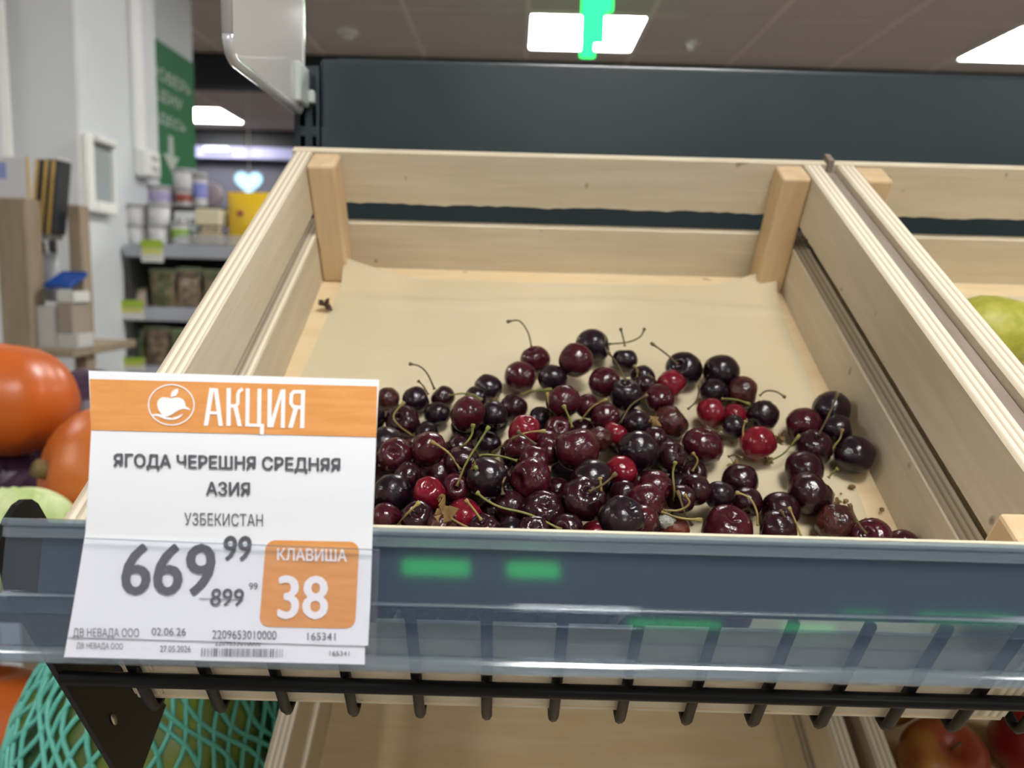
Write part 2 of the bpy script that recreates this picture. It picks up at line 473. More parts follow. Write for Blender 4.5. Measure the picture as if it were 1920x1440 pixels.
# green hanging board "check the price here"
xs = -1.42
yA = atx(297, 90, xs)[1] - .17; yB = atx(365, 200, xs)[1]
zT = atx(330, 97, xs)[2]; zB = atx(330, 360, xs)[2]
box('wall_partition', (xs - .30, yA - .02, 0), (xs - .012, yB + .02, CEIL - .004), MT['column'])['kind'] = 'structure'
sg = empty('sign_board', loc=(xs, (yA + yB) / 2, zB), label='green price-check sign with white words and a down arrow beside the column', cat='sign')
hw = (yB - yA) / 2
box('board', (-.01, -hw, 0), (0, hw, zT - zB), MT['green_sign'], sg, .001)
def sign_text(s, v, hgt, wid):
    vs, fs = text_verts(s, .01)
    cx_ = (.0)
    mesh('lettering', [(.0012, (a - .5) * wid + cx_, v + b * hgt) for a, b in vs], fs, MT['sgn'], sg, fix=False)
MT['sgn'] = mat('pale_sign_print', (.50, .58, .52), .6)
Hs = zT - zB
sign_text('ПРОВЕРЬ', Hs * .735, Hs * .085, hw * 1.72)
sign_text('ЦЕНУ', Hs * .585, Hs * .095, hw * .98)
sign_text('ЗДЕСЬ', Hs * .435, Hs * .085, hw * 1.22)
av = [(-.18, .38), (.18, .38), (.18, .24), (.5, .24), (0, .10), (-.5, .24), (-.18, .24)]
av = [(-.09, .385), (.09, .385), (.09, .25), (.30, .25), (0, .13), (-.30, .25), (-.09, .25)]
mesh('arrow', [(.0012, a * hw, b * Hs) for a, b in av], [(0, 6, 2, 1), (5, 4, 3)], MT['sgn'], sg, fix=False)

# glowing heart shaped lamp far away
q0 = aty(438, 352, 5.8); q1 = aty(495, 352, 5.8); hw = (q1[0] - q0[0]) / 2; zc_ = aty(466, 341, 5.8)[2]
pts = []
for k in range(40):
    t = k / 40 * 2 * math.pi
    hx = 16 * math.sin(t) ** 3; hy = 13 * math.cos(t) - 5 * math.cos(2 * t) - 2 * math.cos(3 * t) - math.cos(4 * t)
    pts.append((hx / 16 * hw, 0, hy / 16 * hw * .92))
hl = empty('heart_lamp', loc=((q0[0] + q1[0]) / 2, 5.8, zc_), label='glowing pale blue heart-shaped lamp far behind the shelf', cat='lamp')
extrude_poly('lamp_body', pts, (0, .03, 0), mat('heart_housing', (.4, .5, .6), .5), hl)
extrude_poly('glow_panel', [(a * .9, -.001, c * .9) for a, b, c in pts], (0, -.006, 0), emit('heart_glow', (.50, .80, 1), 1.7), hl)
box('hanger', (-.004, .008, hw * .3), (.004, .016, CEIL - .004 - zc_), MT['trunk'], hl)

# green LED pendant in front of the ceiling panel
gq = aty(1118, 60, 3.5)
gp = empty('green_pendant', loc=(gq[0], 3.5, CEIL), label='glowing green LED strip pendant hanging before the square ceiling panel', cat='pendant light')
box('mount', (-.12, -.02, -.02), (.12, .02, -.004), MT['bulk'], gp, .003)
for px, py, wpx in ((1101, 108, 26), (1124, 82, 18), (1140, 22, 16)):
    q = aty(px, py, 3.5); w = wpx / 2 * 3.5 / FPX
    box('led_strip', (q[0] - gq[0] - w, -.008, q[2] - CEIL), (q[0] - gq[0] + w, .008, -.02), MT['green_led'], gp, .004)

# a lit green bar sign on the wall behind the shopper (its streaks show in the price rail)
gs = empty('green_bar_sign_offscreen', loc=(1.2, -4.68, 1.5), label='green glowing bar sign on the wall behind the shopper', cat='sign')
box('backing', (-2.4, -.018, -.05), (3.2, .0, .55), MT['bulk'], gs)
for a, b, z, h in ((1.5, 2.15, .14, .03), (-.4, .2, .06, .02), (.6, .95, .06, .02), (-1.9, -1.45, .34, .10), (-1.2, -.85, .34, .10), (2.3, 2.6, .13, .02), (1.0, 1.3, .15, .02)):
    box('neon_bar', (a, .0, z), (b, .03, z + h), MT['green_led'], gs, .006)

# ================================================================== PRODUCE RACK (dark metal back, upright)
PY = RIM0[1] + .068
q = aty(1000, 119, PY); zt = q[2]
xl = aty(600, 200, PY)[0]
rk = empty('produce_rack', loc=(0, PY, 0), label='dark green metal produce rack with a slotted upright behind the crates', cat='rack')
for k, (a, b) in enumerate(((1.16, zt), (.72, 1.155), (.28, .715))):
    box('back_panel', (xl, 0, a), (1.35, .022, b), MT['dark_metal'], rk, .0035, 2)
box('back_panel', (xl + .008, .03, 1.16), (1.35, .05, zt + .009), MT['dark_metal'], rk, .003)
xu0 = aty(551, 200, PY)[0]; zu = aty(575, 123, PY)[2]
slots = [(aty(578, 0, PY)[0], 1)]
# slotted upright: front face made of strips so that the slots are real openings
up_bm = bmesh.new()
def bmbox(bm, a, b):
    r = bmesh.ops.create_cube(bm, size=1)
    c = [(i + j) / 2 for i, j in zip(a, b)]; d = [abs(j - i) for i, j in zip(a, b)]
    bmesh.ops.scale(bm, vec=d, verts=r['verts']); bmesh.ops.translate(bm, vec=c, verts=r['verts'])
cols = [xu0, aty(562, 200, PY)[0], aty(572, 200, PY)[0], aty(585, 200, PY)[0], aty(593, 200, PY)[0], xl - .0008]
for k in (0, 2, 4):
    bmbox(up_bm, (cols[k], 0, .02), (cols[k + 1], .003, zu))
zz = zu; pitch = aty(590, 130, PY)[2] - aty(590, 187, PY)[2]
z = zu
while z > .1:
    for k in (1, 3):
        bmbox(up_bm, (cols[k], 0, z - .009), (cols[k + 1], .003, z))
    z -= pitch
bmbox(up_bm, (xu0, .003, .02), (xu0 + .003, .04, zu)); bmbox(up_bm, (xl - .004, .003, .02), (xl - .0008, .04, zu)); bmbox(up_bm, (xu0, .037, .02), (xl - .0008, .04, zu))
from_bm('upright', up_bm, MT['dark_metal'], rk)
box('base', (xu0, -.004, .0), (1.35, .04, .28), MT['dark_metal'], rk, .004)

# ================================================================== CRATES
def make_crate(label, group, M):
    e = empty('wooden_crate', M, label, 'crate', group)
    s = S
    def B(name, a, b, m, bev=.0009, ax=None, seg=1):
        a = [v * s for v in a]; b = [v * s for v in b]; a[2] += HB * s; b[2] += HB * s
        return box(name, a, b, m, e, bev, seg, ax)
    for z0, z1 in ((-.05, 0), (-.1345, -.073)):
        B('side_board', (.003, -.478, z0), (.0195, -.0102, z1), [MT['birch_y'], MT['edge_side']], ax=(1, 2))
        B('side_board', (.478, -.478, z0), (.4945, -.0102, z1), [MT['birch_y'], MT['edge_side']], ax=(1, 2))
    B('front_slat', (.0197, -.478, -.05), (.4778, -.466, 0), [MT['birch_x'], MT['edge_plain']], ax=(2,))
    B('front_slat', (.0197, -.478, -.1345), (.4778, -.466, -.073), [MT['birch_x'], MT['edge_plain']], ax=(2,))
    # back slats, the upper one with a torn lower edge
    for z0, z1, torn in ((-.05, 0, 1), (-.1345, -.073, 0)):
        n = 60; vs = []; fs = []
        for i in range(n + 1):
            x = .5 * i / n
            j = (random.uniform(-.0012, .0006) if torn and i % 2 else 0) - (.0012 * max(0, math.sin(i * .5)) if torn else 0)
            for y, z in ((-.010, z0 + j), (0, z0 + j * .3), (0, z1), (-.010, z1)):
                vs.append((x * s, y * s, (z + HB) * s))
        for i in range(n):
            for k in range(4):
                fs.append((4 * i + k, 4 * i + (k + 1) % 4, 4 * i + 4 + (k + 1) % 4, 4 * i + 4 + k))
        fs += [(0, 1, 2, 3), (4 * n, 4 * n + 1, 4 * n + 2, 4 * n + 3)]
        o = mesh('back_slat', vs, fs, [MT['birch_x'], MT['edge_plain']], e, center=True)
        for p in o.data.polygons:
            if abs(p.normal.z) > .7 or abs(p.normal.x) > .9: p.material_index = 1
    B('base_board', (.0035, -.4775, -.139), (.494, -.002, -.1347), [MT['birch_floor'], MT['edge_plain']], ax=(0, 1))
    B('floor_panel', (.0197, -.4655, -.1345), (.4778, -.0104, -.122), MT['birch_floor'], 0)
    for (xa, xb) in ((.0197, .046), (.4515, .4778)):
        B('corner_post', (xa, -.0412, -.1219), (xb, -.0103, -.0012), MT['pine'], .0028, None, 3)
        B('corner_post', (xa, -.4658, -.1219), (xb, -.447, -.0012), MT['pine'], .002, None, 2)
    return e

crate = make_crate('pale plywood crate with slotted sides holding the cherries', 'plywood crates on the upper shelf', crate_matrix(BASE0))
off = BASE0 + X * .5062 * S + Y * .0005
crate2 = make_crate('pale plywood crate next to the cherry crate, holding pears', 'plywood crates on the upper shelf', crate_matrix(off))
# thin hardboard strip stuck between the two crates
dv = bmesh.new()
def dvb(a, b): bmbox(dv, [v * S for v in a], [v * S for v in b])
dvb((.4958, -.46, -.06), (.5082, -.012, -.0065))
dvb((.5006, -.0119, -.03), (.5055, .004, .005))
o = from_bm('divider_strip', dv, mat('brown_hardboard', (.30, .245, .20), .7, var=(.24, .19, .15), vscale=12, stretch=(8, 1, 8)))
o.matrix_world = crate_matrix(RIM0)
tag(o, 'thin brown hardboard strip wedged upright between the two crates', 'strip')

# ---- paper liner
def liner(rows, name, label, dx=0.0):
    """rows: list of (left pixel, right pixel) on the crate floor"""
    P0 = CR(0, 0, -.122) + Z * .0006
    L = []
    for a, b in rows:
        qa = plane(*a, P0, Z) - BASE0; qb = plane(*b, P0, Z) - BASE0
        L.append(((qa @ X, qa @ Y), (qb @ X, qb @ Y)))
    nu, nv = 60, 12 * (len(L) - 1)
    vs = []; fs = []
    for j in range(nv + 1):
        t = j / nv * (len(L) - 1); i = min(int(t), len(L) - 2); t -= i
        l = np.array(L[i][0]) * (1 - t) + np.array(L[i + 1][0]) * t; r = np.array(L[i][1]) * (1 - t) + np.array(L[i + 1][1]) * t
        for k in range(nu + 1):
            u = k / nu; p = l * (1 - u) + r * u
            v = j / nv
            h = .0012 + .0011 * math.sin(u * 9 + v * 5) * math.sin(v * 13) + .0007 * mnoise.noise(Vector((u * 7, v * 9, 3)))
            h += .0042 * math.exp(-((v - .105 - .014 * math.sin(u * 8)) / .010) ** 2) + .0016 * math.exp(-((v - .30 - .03 * math.sin(u * 5 + 1)) / .012) ** 2) * max(0, math.sin(u * 7))       # cross crease
            cnr = max(0, 1 - v / .10) ** 2 * (max(0, 1 - u / .2) ** 1.5 + max(0, (u - .82) / .18) ** 1.5)
            h += .022 * cnr
            h = max(h, .0005)
            vs.append((p[0] + dx, p[1], h + (HB - .122) * S))
    for j in range(nv):
        for k in range(nu):
            a = j * (nu + 1) + k; fs.append((a, a + 1, a + nu + 2, a + nu + 1))
    o = mesh(name, vs, fs, MT['liner'], smooth=True)
    o.matrix_world = crate_matrix(BASE0)
    return tag(o, label, 'paper liner')
liner([((650, 523), (1446, 540)), ((612, 600), (1480, 622)), ((570, 690), (1518, 720)), ((500, 835), (1580, 850)), ((430, 960), (1632, 985)), ((390, 1030), (1662, 1060))],
      'paper_liner', 'creased cream parchment sheet lining the floor of the cherry crate')
liner([((700, 528), (1446, 540)), ((612, 600), (1480, 622)), ((570, 690), (1518, 720)), ((390, 1030), (1662, 1060))],
      'paper_liner', 'cream parchment sheet lining the floor of the pear crate', .5062 * S)

# ---- pears
def pear(loc, axis, r, label, m):
    prof = [(0, -.92), (.25, -.97), (.45, -.95), (.72, -.82), (.93, -.5), (1.0, -.1), (.93, .3), (.76, .72), (.58, 1.08), (.46, 1.35), (.33, 1.55), (.15, 1.62), (0, 1.6)]
    ax = Vector(axis).normalized(); R = ax.to_track_quat('Z', 'Y')
    e = empty('pear', Matrix.Translation(Vector(loc)) @ R.to_matrix().to_4x4(), label, 'pear', 'pears in the second crate')
    lathe('pear_body', [(a * r, b * r) for a, b in prof], m, e, 32)
    tube('pear_stem', catmull([(0, 0, 1.58 * r), (.02 * r, 0, 1.8 * r), (.12 * r, 0, 2.05 * r)], 4), [.0016] * 4 + [.0019] * 5, MT['husk_'] if 'husk_' in MT else mat('pear_stem', (.10, .06, .03), .7), e, 6)
MT['pear'] = mat('speckled_green_pear', (.36, .37, .045), .45, .4, var=(.50, .47, .09), vscale=110, detail=4, lo=.38, hi=.62)
c = plane(1852, 628, CR(0, 0, -.122) + Z * .033, Z)
pear(c, (.9, -.32, .16), .0315, 'plump yellow-green pear lying against the side of the second crate', MT['pear'])
c = plane(2015, 810, CR(0, 0, -.122) + Z * .033, Z)
pear(c, (.2, .6, .4), .032, 'yellow-green pear lying behind the first pear in the second crate', MT['pear'])

# ================================================================== CHERRIES
MT['ch_k'] = mat('near_black_cherry', (.0065, .004, .007), .24, .5, var=(.020, .004, .010), vscale=3, bump=.05, bscale=2.6)
MT['ch_d'] = mat('dark_maroon_cherry', (.014, .003, .006), .20, .5, var=(.032, .005, .010), vscale=3, bump=.07, bscale=2.6)
MT['ch_m'] = mat('maroon_cherry', (.036, .004, .009), .19, .5, var=(.066, .007, .014), vscale=3, bump=.07, bscale=2.6)
MT['ch_r'] = mat('red_cherry', (.125, .005, .014), .17, .5, var=(.20, .007, .018), vscale=3, bump=.05, bscale=2.5)
MT['ch_b'] = mat('brownish_cherry', (.032, .008, .009), .22, .5, var=(.075, .016, .012), vscale=3, bump=.15, bscale=3.5)
MT['ch_o'] = mat('rotten_orange_cherry', (.16, .035, .015), .30, .5, var=(.08, .015, .012), vscale=3, bump=.15, bscale=3.5)
MT['stem_g'] = mat('green_stem', (.17, .19, .04), .55, .4, var=(.20, .15, .04), vscale=90)
MT['stem_y'] = mat('yellow_stem', (.30, .24, .07), .55, .4, var=(.22, .14, .05), vscale=90)
MT['stem_b'] = mat('brown_stem', (.10, .07, .035), .6, .3, var=(.15, .11, .045), vscale=90)
MT['husk'] = mat('dried_husk', (.24, .15, .055), .8, .2, var=(.14, .08, .03), vscale=150)
MT['mould'] = mat('grey_mould', (.55, .56, .50), .95, .1, var=(.34, .35, .28), vscale=5, bump=.8, bscale=6)

PROF = [(0, .66), (.07, .67), (.15, .72), (.25, .80), (.38, .85), (.54, .835), (.70, .74), (.84, .57), (.94, .34), (.99, .1), (1.0, -.08), (.96, -.32), (.87, -.54), (.72, -.74), (.52, -.88), (.30, -.955), (.12, -.97), (0, -.965)]
def cherry_mesh(k):
    bm = bmesh.new(); lathe_bm(bm, PROF, 28)
    wr = (0, .012, .02, .05, .075)[k % 5]
    sx = (1, 1.04, .95, 1.0, 1.03)[k % 5]; sz = (1, .95, 1.05, .98, .94)[k % 5]
    for v in bm.verts:
        p = v.co.copy()
        n = mnoise.noise(p * 1.6 + Vector((k * 7.1, 0, 0))) * .06 + mnoise.noise(p * 3.6 + Vector((0, k * 5.3, 0))) * wr * 1.2
        if k >= 5: n += -.10 * math.exp(-((p.x - .75) ** 2 + (p.z - .1) ** 2 + p.y ** 2) / .12)
        # suture groove down one side
        g = math.exp(-(p.y / .10) ** 2) * (1 if p.x > 0 else 0) * (.022 if p.z > -.6 else .0)
        v.co = p * (1 + n - g); v.co.x *= sx; v.co.z *= sz
    bmesh.ops.recalc_face_normals(bm, faces=bm.faces)
    me = bpy.data.meshes.new('cherry_%d' % k); bm.to_mesh(me); bm.free()
    for p in me.polygons: p.use_smooth = True
    return me
CMESH = {}
def cmesh(k, m):
    if (k, m) not in CMESH:
        me = cherry_mesh(k); me.materials.append(MT['ch_' + m]); CMESH[(k, m)] = me
    return CMESH[(k, m)]

# traced cherries: crop frame (A: origin 680,560 x3; B: origin 1200,560 x2.6667), centre, radius, colour, wrinkle
TR = [('A', 970, 345, 85, 'm', 1), ('A', 885, 440, 93, 'm', 0), ('A', 1200, 345, 97, 'm', 0), ('A', 1295, 268, 100, 'k', 0), ('A', 1475, 345, 70, 'k', 1), ('A', 1070, 450, 80, 'k', 1),
      ('A', 705, 500, 78, 'k', 2), ('A', 1360, 470, 88, 'm', 1), ('A', 1480, 540, 90, 'k', 0), ('A', 1575, 440, 70, 'k', 2), ('A', 1735, 485, 85, 'r', 1), ('A', 1805, 400, 102, 'k', 0),
      ('A', 140, 565, 68, 'b', 3), ('A', 300, 570, 78, 'k', 0), ('A', 450, 555, 65, 'd', 1), ('A', 225, 690, 102, 'd', 4), ('A', 590, 650, 100, 'm', 2), ('A', 420, 650, 78, 'k', 1),
      ('A', 735, 655, 80, 'k', 0), ('A', 850, 610, 82, 'd', 0), ('A', 1130, 580, 95, 'm', 1), ('A', 1262, 605, 62, 'm', 1), ('A', 1000, 675, 72, 'k', 1), ('A', 1100, 725, 80, 'm', 4),
      ('A', 910, 745, 92, 'r', 2), ('A', 1365, 665, 82, 'm', 3), ('A', 1670, 565, 85, 'm', 2), ('A', 1735, 685, 102, 'b', 1), ('A', 1550, 705, 78, 'k', 0), ('A', 1420, 752, 75, 'r', 1),
      ('A', 1330, 790, 72, 'b', 3), ('A', 1205, 845, 128, 'm', 1), ('A', 1550, 855, 115, 'k', 3), ('A', 185, 880, 104, 'm', 2), ('A', 370, 845, 97, 'm', 1), ('A', 550, 800, 82, 'd', 4),
      ('A', 710, 815, 80, 'k', 0), ('A', 560, 925, 100, 'd', 1), ('A', 885, 850, 88, 'm', 4), ('A', 965, 905, 85, 'm', 3), ('A', 1045, 865, 72, 'm', 1), ('A', 700, 1005, 118, 'k', 1),
      ('A', 945, 1015, 118, 'm', 4), ('A', 1285, 1010, 112, 'k', 2), ('A', 1100, 1015, 60, 'd', 0), ('A', 1240, 1125, 122, 'd', 4), ('A', 1455, 970, 88, 'r', 1), ('A', 165, 1095, 112, 'k', 0),
      ('A', 375, 1095, 95, 'r', 2), ('A', 520, 1065, 85, 'm', 5), ('A', 255, 1000, 82, 'd', 1), ('A', 130, 1235, 82, 'm', 3), ('A', 310, 1235, 98, 'd', 5), ('A', 570, 1195, 110, 'r', 1),
      ('A', 1015, 1195, 118, 'd', 4), ('A', 835, 1170, 92, 'd', 1), ('A', 680, 1300, 92, 'd', 4), ('A', 960, 1310, 92, 'd', 3), ('A', 1300, 1330, 80, 'r', 1), ('A', 1460, 1235, 122, 'k', 3),
      ('A', 1595, 1145, 108, 'm', 0), ('A', 1645, 1060, 98, 'm', 1), ('A', 1735, 885, 92, 'd', 4), ('A', 1750, 1300, 95, 'o', 4), ('A', 1470, 1100, 72, 'd', 3), ('A', 1570, 1245, 80, 'm', 1),
      ('A', 640, 560, 55, 'k', 0), ('A', 1590, 490, 60, 'd', 0), ('A', 480, 1000, 50, 'd', 0), ('A', 1640, 790, 60, 'd', 0),
      ('B', 405, 368, 90, 'k', 0), ('B', 372, 470, 70, 'k', 0), ('B', 515, 472, 80, 'b', 1), ('B', 355, 570, 74, 'r', 1), ('B', 470, 585, 60, 'r', 0), ('B', 615, 585, 77, 'k', 3),
      ('B', 590, 725, 92, 'r', 1), ('B', 818, 632, 87, 'm', 0), ('B', 955, 558, 93, 'k', 1), ('B', 985, 655, 76, 'k', 0), ('B', 870, 742, 90, 'd', 1), ('B', 1075, 782, 96, 'k', 0),
      ('B', 820, 855, 95, 'd', 1), ('B', 850, 975, 112, 'd', 4), ('B', 312, 735, 105, 'm', 4), ('B', 500, 918, 92, 'd', 0), ('B', 275, 955, 78, 'd', 1), ('B', 400, 985, 75, 'k', 1),
      ('B', 530, 1020, 78, 'd', 1), ('B', 445, 1130, 135, 'm', 1), ('B', 700, 1060, 96, 'd', 1), ('B', 685, 1155, 95, 'd', 4), ('B', 980, 1130, 102, 'b', 3), ('B', 1160, 1200, 98, 'm', 1),
      ('B', 1310, 1235, 82, 'm', 1), ('A', 1150, 1300, 85, 'd', 1), ('A', 830, 1315, 80, 'k', 0), ('A', 450, 1290, 80, 'b', 3), ('B', 205, 1000, 50, 'd', 0), ('B', 470, 640, 50, 'k', 0)]
def px_of(fr, x, y):
    return (680 + x / 3, 560 + y / 3) if fr == 'A' else (1200 + x / 2.6667, 560 + y / 2.6667)
FLOORZ = -.122 * S + .0026
def heap(x, y):                      # height of the heap surface above the floor (unscaled crate coords)
    hx = math.exp(-((x - .215) / .125) ** 4)
    hy = 1 / (1 + math.exp((y + .275) / .022))
    h = .044 * hx * hy
    return h + .012 * math.exp(-((x - .255) / .05) ** 2 - ((y + .20) / .045) ** 2)
CH = []
for fr, a, b, r, c, k in TR:
    px, py = px_of(fr, a, b); rp = r / (3 if fr == 'A' else 2.6667)
    h = .012
    for _ in range(8):
        q = plane(px, py, RIM0 + Z * (FLOORZ + h), Z); l = (q - RIM0) / S
        rr = rp * ((q - CAM) @ F) / FPX
        h = .5 * h + .5 * (heap(l @ X, l @ Y) * S + min(rr, .0145))
    dd = (q - CAM) @ F
    rad = min(max(rp * dd / FPX, .0085), .0150)
    # keep the traced size on screen: slide along the ray if the radius was clamped
    CH.append(dict(p=q.copy(), r=rad, c=c, k=k, px=(px, py), rp=rp, traced=True))
N0 = len(CH)
def zl(p): return (p - RIM0) @ Z - FLOORZ
WX0, WX1, WY0, WY1 = .0195 * S, .478 * S, -.466 * S, -.0412 * S
def relax(C, it, lat):
    n = len(C)
    P = np.array([c['p'] for c in C]); R = np.array([c['r'] for c in C])
    home = np.array([(c['p'] - CAM) / np.linalg.norm(c['p'] - CAM) for c in C])
    free = np.array([0 if c['traced'] else 1 for c in C])
    for _ in range(it):
        D = P[:, None] - P[None]; L = np.linalg.norm(D, axis=2) + np.eye(n)
        ov = np.maximum(0, (R[:, None] + R[None]) * .955 - L); np.fill_diagonal(ov, 0)
        push = (D / L[..., None] * ov[..., None]).sum(1) * .45
        along = (push * home).sum(1, keepdims=True) * home
        lt = np.where(free[:, None] == 1, 1.0, lat)
        P = P + along + (push - along) * lt
        # floor, walls
        z = (P - RIM0) @ Z - FLOORZ
        up = np.maximum(0, R * .97 - z); P = P + up[:, None] * Z
        x = (P - RIM0) @ X; P = P + (np.maximum(0, WX0 + R - x) - np.maximum(0, x - (WX1 - R)))[:, None] * X
        y = (P - RIM0) @ Y; P = P + (np.maximum(0, WY0 + R - y))[:, None] * Y
        # pull traced ones back to their own ray
        v = P - CAM; t = (v * home).sum(1, keepdims=True); onray = CAM + home * t
        P = np.where(free[:, None] == 1, P, P * .6 + onray * .4)
    for c, p in zip(C, P): c['p'] = p
relax(CH, 120, .35)
# whatever nothing carries slides back along its own line of sight until it meets the floor or a neighbour
def touches(i, p, r, C, k=.975):
    return any(j != i and np.linalg.norm(p - o['p']) < (r + o['r']) * k for j, o in enumerate(C))
def carried(i, C):
    c = C[i]
    if zl(c['p']) < c['r'] + .001: return True
    return any(j != i and np.linalg.norm(c['p'] - o['p']) < (c['r'] + o['r']) * 1.01 and zl(o['p']) < zl(c['p']) - .15 * c['r'] for j, o in enumerate(C))
def settle(C, idx, direction):
    for _ in range(3):
        for i in sorted(idx, key=lambda k: zl(C[k]['p'])):
            c = C[i]
            if carried(i, C): continue
            d = direction(c); n = 0
            while n < 160 and zl(c['p']) > c['r'] and not touches(i, c['p'] + d * .0005, c['r'], C):
                c['p'] = c['p'] + d * .0005; n += 1
def along_ray(c):
    d = c['p'] - CAM; return d / np.linalg.norm(d)
settle(CH, range(N0), along_ray)
# fillers under and behind the traced surface (behind the price tag too)
rnd = random.Random(11)
def try_fill(x, y, z, r, tol=.955):
    p = RIM0 + X * x + Y * y + Z * (FLOORZ + z)
    for o in CH:
        if np.linalg.norm(p - o['p']) < (r + o['r']) * tol: return
    d = p - CAM; dz = d @ F
    CH.append(dict(p=p, r=r, c=rnd.choice('kkddm'), k=rnd.randrange(3), px=None, rp=r * FPX / dz, traced=False))
for lay in range(3):
    for _ in range(2600):
        r = rnd.uniform(.0100, .0122) if _ < 900 else rnd.uniform(.0085, .0102)
        x = rnd.uniform(.045, .345) * S; y = rnd.uniform(-.450, -.215) * S
        hmax = heap(x / S, y / S) * S
        z = r + lay * r * 1.45
        if lay and z > hmax + r * .4: continue
        if lay == 0 and hmax < .005: continue
        # never in front of the traced surface (along the view ray)
        p = RIM0 + X * x + Y * y + Z * (FLOORZ + z)
        d = p - CAM; dist = np.linalg.norm(d); d /= dist
        if (x / S) > .125:
            bad = False
            for o in CH[:N0]:
                t = (o['p'] - CAM) @ d; off_ = np.linalg.norm(CAM + d * t - o['p'])
                if off_ < o['r'] + r * .5 and dist < t + .2 * r: bad = True; break
            if bad: continue
        try_fill(x, y, z, r)
# keep only the fillers that show from here or from a step to the side
def seen_frac(i, C):
    o = CH[i]; v = C - o['p']; v = v / np.linalg.norm(v)
    u = np.cross(v, [0, 0, 1.0]); u /= np.linalg.norm(u); w = np.cross(u, v)
    P = np.array([c['p'] for k, c in enumerate(CH) if k != i]); Rr = np.array([c['r'] for k, c in enumerate(CH) if k != i])
    n = 0; tot = 0
    for rr_ in (.25, .6, .9):
        for k in range(8):
            a = k * math.pi / 4
            q = o['p'] + o['r'] * (rr_ * (u * math.cos(a) + w * math.sin(a)) + v * math.sqrt(1 - rr_ * rr_))
            d = q - C; L = np.linalg.norm(d); d /= L; tot += 1
            t = (P - C) @ d; off2 = ((P - C) ** 2).sum(1) - t * t
            hit = (off2 < Rr ** 2) & (t - np.sqrt(np.maximum(0, Rr ** 2 - off2)) < L - 1e-4)
            if not hit.any(): n += 1
    return n / tot
EYES = [CAM, CAM + np.array([-.3, 0, .02]), CAM + np.array([.3, 0, .02]), CAM + np.array([0, 0, .2])]
keep = CH[:N0]
for i in range(N0, len(CH)):
    fr_ = [seen_frac(i, C) for C in EYES]
    CH[i]['vis'] = fr_[0]
    if max(fr_) > .12: keep.append(CH[i])
CH = keep
settle(CH, range(len(CH)), lambda c: -Z)
settle(CH, range(N0), along_ray)

# stems: traced way points, first point is on the fruit. (frame, cherry index or None, colour, points)
STEMS = [('A', 'b', [(950, 275), (930, 190), (880, 125), (810, 130)]), ('A', 'b', [(405, 510), (365, 425), (320, 380), (260, 365)]), ('A', 'b', [(370, 540), (340, 490), (310, 460)]),
         ('A', 'b', [(1475, 268), (1465, 220), (1450, 165)]), ('A', 'b', [(1385, 255), (1490, 245), (1560, 215), (1588, 165)]), ('A', 'b', [(1772, 368), (1700, 305), (1620, 248)]),
         ('A', 'y', [(1545, 440), (1545, 400), (1525, 375)]), ('A', 'b', [(1480, 465), (1430, 365), (1378, 298)]), ('A', 'y', [(1065, 662), (1045, 595), (1038, 525)]),
         ('A', 'g', [(1178, 722), (1160, 665), (1128, 598)]), ('A', 'y', [(1225, 690), (1290, 610), (1375, 565)]), ('A', 'b', [(1450, 698), (1510, 600), (1605, 540)]),
         ('A', 'g', [(890, 540), (950, 520), (1065, 510)]), ('A', 'g', [(430, 556), (540, 535), (620, 540), (672, 572)]), ('A', 'y', [(285, 772), (205, 715), (175, 655), (235, 580)]),
         ('A', 'g', [(480, 865), (560, 830), (612, 770), (622, 705)]), ('A', 'y', [(550, 962), (480, 865), (380, 800)]), ('A', 'g', [(530, 1055), (585, 920), (660, 800), (712, 718)]),
         ('A', 'g', [(868, 912), (770, 885), (670, 880), (620, 915), (640, 955)]), ('A', 'y', [(730, 868), (850, 785), (935, 752), (1030, 745)]), ('A', 'b', [(845, 948), (800, 1010), (785, 1060), (790, 1105)]),
         ('A', 'b', [(1275, 1085), (1360, 1040), (1428, 980)]), ('A', 'y', [(1343, 1095), (1340, 1050), (1335, 1005)]), ('A', 'y', [(190, 1282), (255, 1205), (322, 1143)]),
         ('A', 'y', [(668, 1245), (625, 1185), (578, 1130)]), ('A', 'g', [(1118, 1300), (940, 1215), (780, 1175), (690, 1130), (640, 1088)]), ('A', 'y', [(600, 1290), (540, 1262), (480, 1225)]),
         ('A', 'g', [(1742, 1212), (1752, 1090), (1745, 980), (1760, 915)]), ('A', 'y', [(1690, 1190), (1780, 1190), (1838, 1150), (1808, 1100)]), ('A', 'b', [(1828, 622), (1880, 570), (1895, 478)]),
         ('A', 'b', [(1850, 1270), (1810, 1200), (1770, 1080)]), ('A', 'y', [(1680, 1200), (1790, 1235), (1910, 1245)]), ('A', 'b', [(975, 820), (920, 780), (870, 745)]),
         ('B', 'b', [(598, 485), (630, 462), (680, 465), (728, 495)]), ('B', 'g', [(408, 500), (480, 505), (552, 528)]), ('B', 'b', [(892, 682), (945, 580), (992, 465)]),
         ('B', 'y', [(950, 790), (970, 740), (1000, 700), (1012, 650)]), ('B', 'g', [(640, 815), (720, 772), (800, 680)]), ('B', 'y', [(518, 700), (516, 650), (530, 608)]),
         ('B', 'y', [(590, 1135), (582, 1060), (545, 995), (478, 968)]), ('B', 'y', [(806, 1190), (775, 1110), (742, 1040)]), ('B', 'b', [(722, 1092), (712, 1072), (700, 1058)]),
         ('B', 'b', [(1132, 1175), (1085, 1110), (1046, 1025)]), ('B', 'g', [(942, 895), (965, 868), (990, 850)]), ('B', 'b', [(330, 640), (380, 662), (412, 645)]),
         ('B', 'y', [(262, 862), (288, 810), (262, 770)]), ('B', 'b', [(440, 790), (480, 780), (512, 800)])]
